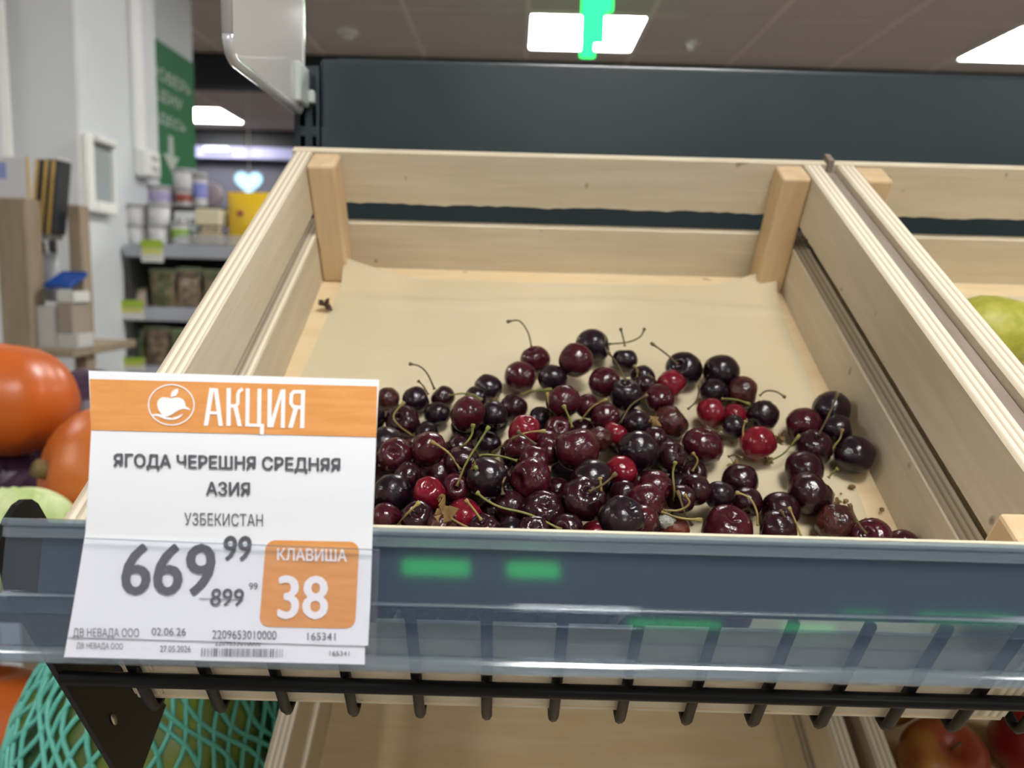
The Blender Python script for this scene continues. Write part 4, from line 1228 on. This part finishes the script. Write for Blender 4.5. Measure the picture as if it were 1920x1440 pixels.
# ================================================================== LOWER CRATES
P = depth(502, 1385, .60)
SL = TH; dirL = Y; zL = Z
lo = P + dirL * ((PY - .006 - HB * S * math.sin(SL) - P[1]) / dirL[1]) - zL * HB * S
c3 = make_crate('shaded plywood crate on the lower shelf under the cherry crate', 'plywood crates on the lower shelf', crate_matrix(lo, SL))
c4 = make_crate('shaded plywood crate of apples on the lower shelf', 'plywood crates on the lower shelf', crate_matrix(lo + X * .506 * S, SL))
shelf2 = box('metal_shelf', (-.02, -.48 * S, -.012), (1.03 * S, .0, -.001), MT['black_metal'])
shelf2.matrix_world = crate_matrix(lo, SL) @ Matrix.Translation(Vector((.505 * S, -.24 * S, -.0065)))
tag(shelf2, 'black sloping metal shelf carrying the lower crates', 'shelf')
MT['apple'] = mat('red_yellow_apple', (.30, .05, .025), .3, .5, var=(.50, .30, .06), vscale=22)
MT['apple_r'] = mat('red_apple', (.28, .012, .012), .3, .5, var=(.20, .01, .012), vscale=20)
APROF = [(0, .62), (.12, .68), (.35, .86), (.6, .86), (.85, .62), (1, .2), (.98, -.2), (.82, -.6), (.55, -.86), (.3, -.9), (.12, -.82), (0, -.78)]
for k, (x, y, r, m, lab) in enumerate(((.10, -.12, .036, 'apple', 'yellow and red apple with its dimple turned up in the lower crate'), (.19, -.10, .036, 'apple_r', 'dark red apple beside the dimpled apple in the lower crate'),
                                      (.077, -.050, .033, 'apple', 'orange-yellow apple at the back of the lower crate'), (.15, -.20, .036, 'apple_r', 'dark red apple before the dimpled apple in the lower crate'), (.26, -.16, .036, 'apple', 'striped apple furthest from the crate side on the lower shelf'))):
    base = lo + X * (.506 * S + x) + dirL * y + zL * ((HB - .122) * S + r * .95)
    R = Vector((random.uniform(-.4, .4), -.5, .8)).to_track_quat('Z', 'Y')
    e = empty('apple', Matrix.Translation(Vector(base)) @ R.to_matrix().to_4x4(), lab, 'apple', 'apples in the lower crate')
    lathe('apple_body', [(a * r, b * r) for a, b in APROF], MT[m], e, 24)
    tube('apple_stem', [(0, 0, r * .6), (r * .05, 0, r * .8), (r * .12, 0, r * 1.0)], [.0012, .0011, .0015], MT['stem_b'], e, 6)

# ================================================================== PUMPKINS, CABBAGES, MELON (vegetable bin)
def gourd(name, loc, r, axis, sq, ribs, amp, m, label, cat, group, stem=None, seg=64):
    R = Vector(axis).normalized().to_track_quat('Z', 'Y')
    e = empty(name, Matrix.Translation(Vector(loc)) @ R.to_matrix().to_4x4(), label, cat, group)
    bm = bmesh.new(); prof = []
    for k in range(25):
        a = math.pi * k / 24; q = math.sin(a); z = math.cos(a) * sq
        dip = .16 * math.exp(-(q / .25) ** 2)
        prof.append((max(q, 0) * r if 0 < k < 24 else 0, (z - math.copysign(dip, z) * sq) * r))
    lathe_bm(bm, prof, seg)
    for v in bm.verts:
        t = math.atan2(v.co.y, v.co.x); rr = math.hypot(v.co.x, v.co.y) / r
        f_ = 1 - amp * rr * (abs(math.cos(t * ribs / 2)) ** 6) + .03 * mnoise.noise(Vector(v.co) / r * 1.5)
        v.co.x *= f_; v.co.y *= f_
    from_bm(name + '_body', bm, m, e, smooth=True)
    if stem:
        tube('stem_stub', [(0, 0, r * sq * .70), (0, .002, r * sq * .92), (.003, .004, r * sq * 1.04)], [r * stem * 1.2, r * stem, r * stem * 1.05], MT['stub'], e, 10)
    return e
MT['stub'] = mat('corky_stem', (.26, .19, .08), .85, .2, var=(.16, .12, .05), vscale=120)
MT['pumpkin'] = mat('orange_pumpkin', (.62, .135, .018), .33, .5, var=(.52, .11, .02), vscale=14, bump=.05, bscale=30)
MT['pumpkin2'] = mat('deep_orange_pumpkin', (.55, .13, .02), .38, .5, var=(.62, .17, .03), vscale=16)
MT['redcab'] = mat('red_cabbage', (.040, .018, .042), .35, .5, var=(.07, .03, .065), vscale=18, bump=.2, bscale=30)
MT['greencab'] = mat('pale_green_cabbage', (.42, .54, .20), .45, .4, var=(.60, .68, .36), vscale=24, bump=.3, bscale=40)
MT['melon'] = mat('striped_watermelon', (.02, .05, .012), .3, .5, var=(.26, .32, .04), vscale=9, stretch=(1, 1, .12), detail=4, lo=.42, hi=.56)
MT['net'] = mat('teal_net', (.10, .42, .33), .45, .5)
PG = 'pumpkins heaped in the vegetable bin'
gourd('pumpkin', depth(8, 748, 1.0), .087, (.15, .1, .98), .86, 10, .035, MT['pumpkin'], 'large glossy orange pumpkin on top of the vegetable bin', 'pumpkin', PG)
gourd('pumpkin', depth(190, 890, .96), .084, (-.75, -.63, .2), .82, 10, .03, MT['pumpkin2'], 'smaller orange pumpkin showing its corky stem scar beside the price tag', 'pumpkin', PG, .13)
gourd('pumpkin', depth(-30, 1385, .88), .084, (.1, .2, .95), .95, 10, .03, MT['pumpkin'], 'orange pumpkin on the low shelf beside the netted watermelon', 'pumpkin', PG)
def cabbage(loc, r, m, label, group, seed):
    e = empty('cabbage', loc=loc, label=label, cat='cabbage', group=group)
    bm = bmesh.new(); bmesh.ops.create_icosphere(bm, subdivisions=4, radius=r * .93)
    from_bm('cabbage_head', bm, m, e, smooth=True)
    rr = random.Random(seed)
    for k in range(9):
        q = Quaternion(Vector((rr.gauss(0, 1), rr.gauss(0, 1), rr.gauss(0, 1))).normalized(), rr.uniform(0, 6.28))
        vs = []; fs = []; nu, nv = 14, 10
        for j in range(nv + 1):
            for i in range(nu + 1):
                a = (i / nu - .5) * 2.0; b = (j / nv) * 1.7 - .2
                R_ = r * (.95 + .02 * k / 9 + .05 * (j / nv) ** 3 + .02 * math.sin(i * 1.9 + k) * (j / nv) ** 2 + .012 * math.exp(-(a / .08) ** 2))
                w = math.cos(b * .62)
                d = Vector((math.sin(a * w), -math.cos(a * w) * math.cos(b - .6), math.sin(b - .6))).normalized()
                vs.append(q @ (d * R_))
        for j in range(nv):
            for i in range(nu):
                A = j * (nu + 1) + i; fs.append((A, A + 1, A + nu + 2, A + nu + 1))
        o = mesh('leaf', vs, fs, m, e, smooth=True)
    return e
cabbage(depth(18, 906, 1.04), .050, MT['redcab'], 'dark purple cabbage under the large pumpkin in the vegetable bin', 'red cabbages in the vegetable bin', 2)
cabbage(depth(165, 806, 1.19), .094, MT['redcab'], 'dark purple cabbage behind the smaller pumpkin in the vegetable bin', 'red cabbages in the vegetable bin', 3)
cabbage(depth(48, 1010, .80), .057, MT['greencab'], 'pale green cabbage at the front of the vegetable bin', 'green cabbages', 4)
# bin tray
tr = empty('produce_bin', loc=(-.76, 1.08, 1.064), label='dark flat produce bin holding pumpkins and cabbages', cat='bin')
box('tray', (-.52, -.34, -.02), (.305, .25, 0), MT['black_metal'], tr, .003)
for a, b in (((-.52, -.34, 0), (-.505, .25, .03)), ((.29, -.34, 0), (.305, .25, .010)), ((-.505, .235, 0), (.29, .25, .03))):
    box('tray_wall', a, b, MT['black_metal'], tr, .002)
for sx in (-.50, .285):
    for sy in (.0, .23): box('leg', (sx - .012, sy - .012, -1.064), (sx + .012, sy + .012, -.02), MT['black_metal'], tr)
# watermelon in a net
mc = depth(290, 1500, .76); mrx, mrz = .130, .205
me_ = empty('watermelon', loc=mc, label='striped watermelon in a teal mesh net under the shelf', cat='watermelon')
bm = bmesh.new(); bmesh.ops.create_uvsphere(bm, u_segments=40, v_segments=24, radius=1)
bmesh.ops.scale(bm, vec=(mrx, mrx, mrz), verts=bm.verts)
for v in bm.verts: v.co *= 1 + .02 * mnoise.noise(v.co * 12)
from_bm('melon_body', bm, MT['melon'], me_, smooth=True)
bm = bmesh.new(); NS = 36
for s_ in (-1, 1):
    for i in range(NS):
        pts = []
        for k in range(60):
            t = k / 59; lat = (t - .5) * math.pi * .96
            ph = 2 * math.pi * i / NS + s_ * t * 2.9 + .07 * math.sin(t * 30 + i)
            rad_ = 1.018 + .006 * math.sin(k * 1.3 + i)
            pts.append((mrx * rad_ * math.cos(lat) * math.cos(ph), mrx * rad_ * math.cos(lat) * math.sin(ph), mrz * rad_ * math.sin(lat)))
        tube_bm(bm, pts, .0024, 5)
o = from_bm('net', bm, MT['net'], me_, smooth=True); o['kind'] = 'stuff'
# low shelf under melon and pumpkin
lz = mc[2] - mrz - .010
lowt = empty('low_shelf', loc=(-.62, .78, lz), label='dark low shelf under the watermelon', cat='shelf')
box('board', (-.5, -.26, -.02), (.40, .26, 0), MT['black_metal'], lowt, .002)
for sx in (-.48, .37):
    for sy in (-.24, .24): box('leg', (sx - .012, sy - .012, -lz), (sx + .012, sy + .012, -.02), MT['black_metal'], lowt)
# crate under the low pumpkin so that it is carried
pz = depth(-30, 1385, .88)
bx_ = empty('cardboard_box', loc=(pz[0], pz[1], lz), label='brown cardboard box under the low orange pumpkin', cat='box')
hh = pz[2] - .084 * .92 - lz
MT['cardboard'] = mat('cardboard', (.30, .20, .11), .8)
for a, b in (((-.075, -.075, 0), (.075, -.071, hh)), ((-.075, .071, 0), (.075, .075, hh)), ((-.075, -.071, 0), (-.071, .071, hh)), ((.071, -.071, 0), (.075, .071, hh))):
    box('box_wall', a, b, MT['cardboard'], bx_)
box('box_lid', (-.075, -.075, hh), (.075, .075, hh + .003), MT['cardboard'], bx_)

# ================================================================== SMALL GOODS SHELF by the column
GYF = 2.40
def gp_(px, py, y=GYF): return aty(px, py, y)
gx0 = xc + .012; gx1 = -.36
shz = [gp_(330, 458)[2], gp_(330, 577)[2], gp_(330, 688)[2]]
gd = empty('goods_shelf', loc=(gx0, GYF, 0), label='grey store shelf of small jars and packets beside the column', cat='shelf unit')
MT['shelf_grey'] = mat('grey_shelf_metal', (.36, .38, .42), .4)
MT['shelf_dark'] = mat('dark_shelf_back', (.05, .05, .048), .6)
W_ = gx1 - gx0
box('back_panel', (0, .36, .1), (W_, .38, shz[0] + .02), MT['shelf_dark'], gd)
box('side_panel', (0, .0, .1), (.012, .36, shz[0] - .012), MT['shelf_dark'], gd)
box('base', (0, .0, .0), (W_, .38, .1), MT['shelf_dark'], gd)
for z in shz + [shz[2] - .2, shz[2] - .45]:
    box('shelf_board', (.0125, .0, z - .012), (W_, .36, z), MT['shelf_grey'], gd)
    box('price_strip', (.0, -.012, z - .042), (W_, -.0005, z - .004), MT['shelf_grey'], gd, .003)
q0 = gp_(335, 446)[0] - gx0
box('front_fence', (q0, -.010, shz[0] + .001), (W_, -.006, gp_(400, 441)[2]), clear('clear_fence', (.9, .92, .93), .06, .1, 1.5, .30, (.75, .76, .78)), gd)
def shelf_tag(px0, px1, py0, py1, lab):
    a = gp_(px0, py0, GYF - .016); b = gp_(px1, py1, GYF - .016)
    e = empty('shelf_tag', loc=(a[0], GYF - .0125, b[2]), label=lab, cat='price tag', group='yellow-green shelf tags')
    w = b[0] - a[0]; h = a[2] - b[2]
    box('card', (0, -.0012, 0), (w, 0, h), mat('tag_card', (.62, .64, .60), .6), e)
    box('header', (0, -.0018, h * .60), (w, -.0013, h), mat('lime_print', (.36, .50, .04), .6), e)
    box('stripe', (w * .06, -.0018, h * .38), (w * .94, -.0013, h * .55), mat('yellow_print', (.62, .58, .05), .6), e)
shelf_tag(263, 306, 449, 492, 'yellow-green shelf tag under the stacked white tubs')
shelf_tag(222, 270, 562, 600, 'yellow-green shelf tag under the pale packet on the middle shelf')
shelf_tag(225, 272, 670, 697, 'yellow-green shelf tag on the lowest visible shelf')

def tub(px, pyb, wpx, hpx, lab, body, lid, grp=None, y=GYF + .07, band=None):
    sc_ = y / GYF
    b = aty(px, pyb, y); r = wpx / 2 * y / FPX * .98; h = hpx * y / FPX * .98
    e = empty('tub', loc=b, label=lab, cat='tub', group=grp)
    lathe('tub_body', [(0, 0), (r * .84, 0), (r * .86, .002), (r * .96, h * .82), (0, h * .82)], body, e, 24)
    lathe('lid', [(0, h * .82), (r, h * .82), (r, h * .985), (r * .95, h), (0, h)], lid, e, 24)
    if band: lathe('label_band', [(r * .90 + .0006, h * .25), (r * .945 + .0006, h * .68), (r * .94, h * .68), (r * .89, h * .25)], band, e, 24)
    return e
WH = mat('white_tub_plastic', (.60, .60, .60), .4); WL = mat('grey_lid', (.40, .40, .42), .4); GRB = mat('green_band', (.20, .36, .04), .5)
PUR = mat('lilac_band', (.38, .34, .55), .5); RED = mat('red_band', (.30, .07, .05), .5); BLU = mat('blue_band', (.20, .22, .55), .5)
def shelf_py(px, y): # pixel row of the top shelf surface at distance y
    return proj((aty(px, 458, y)[0], y, shz[0]))[1]
yt = GYF + .07
b0 = shelf_py(250, yt)
tub(257, b0, 42, 36, 'small white tub at the column end of the shelf, bottom of its stack', WH, WL, 'stacked white tubs')
tub(299, b0, 42, 36, 'small white tub second from the column, bottom of its stack', WH, WL, 'stacked white tubs')
tub(257, b0 - 36.2, 42, 38, 'small white tub at the column end of the shelf, top of its stack', WH, WL, 'stacked white tubs')
tub(299, b0 - 36.2, 42, 38, 'small white tub second from the column, top of its stack', WH, WL, 'stacked white tubs')
tub(338, b0, 34, 40, 'white tub with a green band standing before the glass jars', WH, WL, 'single tubs', band=GRB)
# second row on a riser box
yr = GYF + .22
zr = aty(300, 388, yr)[2]
rs = empty('display_riser', loc=(gx0 + .02, yr, shz[0]), label='dark riser box lifting the back row of tubs', cat='riser')
box('riser_top', (0, -.06, zr - shz[0] - .008), (.34, .06, zr - shz[0]), MT['shelf_dark'], rs)
for a in (0, .328): box('riser_leg', (a, -.06, 0.0005), (a + .012, .06, zr - shz[0] - .008), MT['shelf_dark'], rs)
b1 = proj((aty(300, 388, yr)[0], yr, zr))[1]
tub(303, b1, 51, 38, 'wide white tub with a lilac print on the riser', WH, WL, 'tubs on the riser', yr, PUR)
tub(347, b1, 38, 33, 'white tub with red bands on the riser under another tub', WH, WL, 'tubs on the riser', yr, RED)
tub(347, b1 - 33.2, 44, 36, 'white tub on top of the red-banded tub', WH, WL, 'tubs on the riser', yr)
tub(376, b1, 28, 62, 'slim white tub with a blue band on the riser', WH, WL, 'tubs on the riser', yr, BLU)
# round pinkish lid standing upright
lc = aty(390, 358, yr + .035)
e = empty('heart_box', loc=(lc[0], yr + .05, zr), label='pinkish grey round gift box standing on edge behind the slim tub', cat='box')
r = 37 / 2 * yr / FPX * 1.35
bm = bmesh.new(); lathe_bm(bm, [(0, -.012), (r * .95, -.012), (r, -.009), (r, .009), (r * .95, .012), (0, .012)], 28)
bmesh.ops.rotate(bm, verts=bm.verts, cent=(0, 0, 0), matrix=Matrix.Rotation(math.pi / 2, 3, 'X'))
for v in bm.verts:
    if v.co.z < 0: v.co.x *= 1 - .35 * (-v.co.z / r)
from_bm('box_body', bm, mat('pink_grey', (.34, .28, .30), .35), e, (0, 0, r + .001), True)
bm = bmesh.new(); lathe_bm(bm, [(r * .55, -.002), (r * .6, -.002), (r * .6, .0), (r * .55, .0)], 28)
bmesh.ops.rotate(bm, verts=bm.verts, cent=(0, 0, 0), matrix=Matrix.Rotation(math.pi / 2, 3, 'X'))
from_bm('lid_ring', bm, mat('pink_ring', (.45, .38, .42), .3), e, (0, -.0125, r + .001))
# glass jars
GL = clear('jar_glass', (.86, .9, .88), .05, .05, 1.5, .12, (.5, .55, .45))
for k, (px, lab) in enumerate(((343, 'small glass jar with a metal lid next to the green-banded tub'), (367, 'small glass jar with a metal lid beside the egg carton'))):
    y = GYF + .14; bb_ = proj((aty(px, 458, y)[0], y, shz[0]))[1]; b = aty(px, bb_, y); r = .020
    e = empty('glass_jar', loc=b, label=lab, cat='jar', group='glass jars')
    lathe('jar_body', [(0, 0), (r, 0), (r * 1.05, .01), (r * 1.05, .055), (r * .7, .068), (r * .7, .075)], GL, e, 20)
    lathe('contents', [(0, .002), (r * .9, .002), (r * .9, .045), (0, .045)], mat('olive_contents%d' % k, (.16, .18, .08), .5), e, 16)
    lathe('jar_lid', [(0, .072), (r * .78, .072), (r * .78, .086), (0, .086)], mat('tin_lid%d' % k, (.6, .6, .6), .25, metal=1), e, 20)
# egg carton like beige packs, stacked
y = GYF + .12; cq = aty(397, 450, y)
e = empty('egg_carton', loc=(cq[0] - .005, y, shz[0]), label='beige moulded egg carton with a cream box on it', cat='carton')
CB = mat('beige_pulp', (.42, .34, .22), .9); CR2 = mat('cream_card', (.66, .60, .42), .7)
box('tray', (-.022, -.05, 0.0005), (.05, .05, .045), CB, e, .008)
for k in range(3):
    lathe('cup', [(0, .062), (.010, .060), (.016, .045), (0, .045)], CB, e, 12, (-.004 + k * .021, -.03, 0))
c = box('cream_box', (cq[0] - .035, y - .045, shz[0] + .0635), (cq[0] + .045, y + .045, shz[0] + .115), CR2, bevel=.004)
tag(c, 'cream card box on top of the beige egg carton', 'box')
# yellow bag
def pouch(name, px0, px1, py0, py1, y, th, m, lab, grp, seal=.1, band=None):
    a = aty(px0, py1, y); b = aty(px1, py0, y)
    w = b[0] - a[0]; h = b[2] - a[2]
    e = empty(name, loc=((a[0] + b[0]) / 2, y, a[2]), label=lab, cat='packet', group=grp)
    nu, nv = 12, 14; vs = []; fs = []
    for s_ in (1, -1):
        for j in range(nv + 1):
            for i in range(nu + 1):
                u, v = i / nu, j / nv
                bulge = (max(0, math.sin(math.pi * u)) ** .5) * (max(0, math.sin(math.pi * min(1, v / (1 - seal)) * .93 + .15)) ** .6 if v < 1 - seal else 0)
                bulge = max(bulge, .03)
                n_ = .06 * mnoise.noise(Vector((u * 5, v * 6, px0 + s_)))
                vs.append(((u - .5) * w * (1 - .05 * math.sin(math.pi * v)), -s_ * th / 2 * (bulge + n_ * bulge), v * h))
    n1 = (nu + 1) * (nv + 1)
    for s_ in (0, 1):
        for j in range(nv):
            for i in range(nu):
                A = s_ * n1 + j * (nu + 1) + i; q = (A, A + 1, A + nu + 2, A + nu + 1); fs.append(q if s_ == 0 else q[::-1])
    for j in range(nv):
        for i in (0, nu):
            A = j * (nu + 1) + i; fs.append((A, A + nu + 1, n1 + A + nu + 1, n1 + A))
    for i in range(nu):
        for j in (0, nv):
            A = j * (nu + 1) + i; fs.append((A, A + 1, n1 + A + 1, n1 + A))
    mesh('packet_body', vs, fs, m, e, smooth=True)
    if band:
        box('seal_strip', (-w / 2, -.0016, h * (1 - seal * .8)), (w / 2, .0016, h * 1.0), band, e)
    return e
YB = mat('yellow_bag', (.78, .50, .02), .35)
y = GYF + .11; bb_ = proj((aty(460, 458, y)[0], y, shz[0] + .001))[1]
e = pouch('yellow_bag', 428, 510, 362, bb_, y, .06, YB, 'bright yellow packet with a small red mark beside the egg carton', 'packets on the goods shelf', .06)
lathe_o = lathe('red_mark', [(0, .001), (.010, .001), (.010, 0), (0, 0)], RED, e, 12, (-.02, -.031, .105)); lathe_o.rotation_euler = (math.pi / 2, 0, 0)
# packets on the two lower shelves
MIX1 = mat('green_brown_mix', (.10, .12, .05), .3, var=(.34, .24, .15), vscale=45, detail=4)
MIX2 = mat('nut_mix', (.12, .09, .06), .3, var=(.42, .30, .20), vscale=50, detail=4)
PALE = mat('pale_packet', (.50, .46, .38), .4, var=(.60, .30, .20), vscale=14)
OLV = mat('olive_packet', (.12, .15, .07), .4, var=(.20, .22, .10), vscale=20)
CARD = mat('olive_card', (.22, .26, .14), .6)
def sp(shelf, px, y): return proj((aty(px, 458, y)[0], y, shz[shelf] + .001))[1]
y = GYF + .05
for k, (px0, px1, top, sh_, m, lab) in enumerate((
        (247, 275, 540, 1, PALE, 'small pale packet in front on the middle shelf'), (282, 330, 505, 1, MIX1, 'clear packet of dark green mix on the middle shelf'),
        (333, 378, 502, 1, MIX2, 'clear packet of nut mix on the middle shelf by the green mix'), (382, 428, 506, 1, MIX1, 'clear packet of herb mix on the middle shelf by the crate'),
        (245, 270, 618, 2, OLV, 'olive packet at the column end of the lower shelf'), (272, 318, 612, 2, MIX2, 'clear packet of brown snacks on the lower shelf'), (321, 365, 616, 2, OLV, 'olive packet beside the brown snacks on the lower shelf'))):
    bb_ = sp(sh_, (px0 + px1) / 2, y)
    pouch('snack_packet', px0, px1, top, bb_, y, .035, m, lab, 'packets on the goods shelf', .14, CARD)

# ================================================================== UTENSIL STAND at the far left
SY = 1.85
MT['pinegrey'] = mat('weathered_pine', (.27, .21, .14), .7, var=(.33, .26, .18), vscale=10, stretch=(8, 8, 1))
st = empty('display_stand', loc=(aty(60, 600, SY)[0], SY, 0), label='wooden display stand with two upright posts before the grey column', cat='stand')
ox = st.location.x
def sx_(px, py, y=SY): q = aty(px, py, y); return q[0] - ox, q[2]
a, z1 = sx_(3, 372); b, _ = sx_(62, 372)
box('post', (a, -.03, .0), (b, .03, z1), MT['pinegrey'], st, .004)
a, z1 = sx_(97, 379); b, _ = sx_(124, 379)
box('post', (a, .06, .0), (b, .10, z1), MT['pinegrey'], st, .003)
zs_ = aty(100, 652, SY)[2]
a, _ = sx_(-30, 652); b, _ = sx_(150, 652)
box('stand_shelf', (sx_(66, 652)[0], -.03, zs_ - .02), (b, .28, zs_), MT['pinegrey'], st, .002)
box('stand_base', (a, .101, .0), (b, .28, .06), MT['pinegrey'], st, .002)
# price card on the post
a = aty(-14, 292, SY - .04); b = aty(51, 371, SY - .04)
cd = empty('info_card', loc=(a[0], SY - .034, b[2]), label='white card with blue print on the wooden post', cat='card')
MT['edge_gold'] = mat('gold_edge', (.62, .42, .12), .5)
box('card', (0, -.004, 0), (b[0] - a[0], 0, a[2] - b[2]), mat('card_white', (.66, .66, .68), .6), cd, .001)
box('card_edge', (b[0] - a[0] + .0004, -.004, 0), (b[0] - a[0] + .005, 0, a[2] - b[2]), MT['edge_gold'], cd)
box('blue_print', (.004, -.0048, (a[2] - b[2]) * .45), (.028, -.0042, (a[2] - b[2]) * .85), mat('blue_print', (.25, .33, .62), .6), cd)
# three black boards with golden edges leaning in the stand
zrest = aty(80, 432, SY + .05)[2]
rkk = empty('utensil_rack', loc=(aty(80, 440, SY + .045)[0], SY + .045, zs_), label='grey wire rack of black utensils between the two posts', cat='rack')
gq = lambda px, py: (aty(px, py, SY + .045)[0] - rkk.location.x, aty(px, py, SY + .045)[2] - zs_)
MT['steel'] = mat('brushed_steel', (.45, .46, .48), .3, metal=1)
x0, zz0 = gq(58, 438); x1, _ = gq(94, 438)
box('rack_plate', (x0 - .004, -.006, zz0 - .012), (x1 + .004, .05, zz0), MT['steel'], rkk, .002)
box('rack_plate', (x0 - .004, -.006, 0.0005), (x1 + .004, .05, .008), MT['steel'], rkk, .002)
for px in (58, 94):
    x_, _ = gq(px, 438); tube('rack_wire', [(x_, .02, .008), (x_, .02, zz0 - .012)], .003, MT['steel'], rkk)
for k, (t0, b0_, w) in enumerate(((66, 56, 9), (83, 72, 9), (97, 86, 9))):
    top = aty(t0, 300, SY + .04); bot = aty(b0_, 436, SY + .04)
    e = empty('slate_board', loc=(bot[0], SY + .045, rkk.location.z + zz0 + .0005), label=('thin black slate board with a golden edge next to the white card', 'thin black slate board with a golden edge, middle of three', 'thin black slate board with a golden edge next to the short post')[k], cat='board', group='three slate boards')
    lean = top[0] - bot[0]; h = top[2] - (rkk.location.z + zz0)
    wd = 5.5 * SY / FPX; ge = 7 * SY / FPX
    def slab(nm, x0, x1, m):
        vs = [(x0, -.004, 0), (x1, -.004, 0), (x1, .05, 0), (x0, .05, 0), (x0 + lean, -.004, h), (x1 + lean, -.004, h), (x1 + lean, .05, h), (x0 + lean, .05, h)]
        mesh(nm, vs, [(0, 1, 5, 4), (1, 2, 6, 5), (2, 3, 7, 6), (3, 0, 4, 7), (4, 5, 6, 7), (0, 3, 2, 1)], m, e)
    slab('gold_edge', 0, ge, MT['edge_gold']); slab('slate', ge + .0003, ge + wd, mat('slate%d' % k, (.03, .033, .04), .5))
    # white cap on top
    box('cap', (lean - .001, -.005, h + .0004), (lean + ge + wd, .051, h + .008), mat('white_cap%d' % k, (.62, .62, .64), .5), e, .002)
# hanging black brushes and pale packets under the rack
for k, (px, py0, py1, w, m, lab, nm) in enumerate(((68, 448, 476, 13, mat('black_brush', (.02, .02, .02), .6), 'black bristle brush hanging beside the tall post', 'brush'), (88, 446, 474, 13, mat('black_brush2', (.025, .022, .02), .6), 'black bristle brush hanging beside the short post', 'brush'))):
    a = aty(px, py0, SY + .03); b = aty(px, py1, SY + .03); r = w / 2 * SY / FPX
    e = empty(nm, loc=(b[0], SY + .055, b[2]), label=lab, cat='brush', group='hanging brushes')
    H_ = a[2] - b[2]
    lathe('bristles', [(0, 0), (r * .9, .002), (r, H_ * .3), (r * .8, H_ * .45), (r, H_ * .6), (r * .75, H_ * .8), (r * .3, H_), (0, H_)], m, e, 14)
    tube('handle', [(0, 0, H_ * .9), (0, 0, zs_ + zz0 - .0115 - b[2])], .004, MT['steel'], e)
for k, (px0, px1, py0, py1, col, lab) in enumerate(((60, 82, 480, 560, (.42, .45, .50), 'pale grey packet hanging beside the tall post'), (84, 106, 476, 565, (.40, .42, .46), 'crumpled silver packet hanging beside the short post'))):
    hp = pouch('hanging_packet', px0, px1, py0, py1, SY + .06, .02, mat('silver%d' % k, col, .3), lab, 'packets on the stand', .1)
    tp = aty(px0, py0, SY + .06)[2] - hp.location.z
    tube('hook', [(0, 0, tp - .004), (0, 0, zs_ + zz0 - .0115 - hp.location.z)], .0012, MT['steel'], hp, 6)
# blue lid and white box, beige boxes
a = aty(88, 536, SY); b = aty(142, 512, SY)
e = empty('blue_tray', loc=(a[0], SY - .012, a[2]), label='shiny blue tray resting tilted on the stand', cat='tray')
w_ = b[0] - a[0]; h_ = b[2] - a[2]
mesh('tray_body', [(0, 0, 0), (w_ * .85, 0, 0), (w_, .06, h_), (w_ * .18, .06, h_), (0, .004, -.006), (w_ * .85, .004, -.006), (w_, .064, h_ - .006), (w_ * .18, .064, h_ - .006)],
     [(0, 1, 2, 3), (4, 7, 6, 5), (0, 4, 5, 1), (1, 5, 6, 2), (2, 6, 7, 3), (3, 7, 4, 0)], mat('blue_plastic', (.012, .06, .30), .25), e)
tube('tray_rim', [(0, 0, .002), (w_ * .85, 0, .002), (w_, .06, h_ + .002), (w_ * .18, .06, h_ + .002), (0, 0, .002)], .0025, mat('blue_rim', (.02, .09, .36), .25), e)
for k, (px0, px1, py0, py1, col, lab) in enumerate(((106, 139, 547, 567, (.60, .60, .54), 'small off-white carton under the blue tray'), (70, 102, 575, 650, (.48, .46, .43), 'pale grey carton on the stand shelf'), (107, 134, 568, 626, (.30, .25, .20), 'brown carton holding up the off-white one'), (107, 146, 627, 651, (.50, .49, .46), 'pale wide carton, lowest on the stand shelf'))):
    y = SY - .015; a = aty(px0, py1, y); b = aty(px1, py0, y)
    z_lo = zs_ + .0005 if k in (1, 3) else a[2]
    e = empty('carton', loc=(a[0], y, z_lo), label=lab, cat='carton', group='cartons on the display stand')
    box('carton_body', (0, 0, 0), (b[0] - a[0], .07, b[2] - z_lo), mat('carton_col%d' % k, col, .7), e, .002)
    box('flap', (.001, .001, b[2] - z_lo), (b[0] - a[0] - .001, .034, b[2] - z_lo + .001), mat('carton_flap%d' % k, tuple(c * .95 for c in col), .7), e)
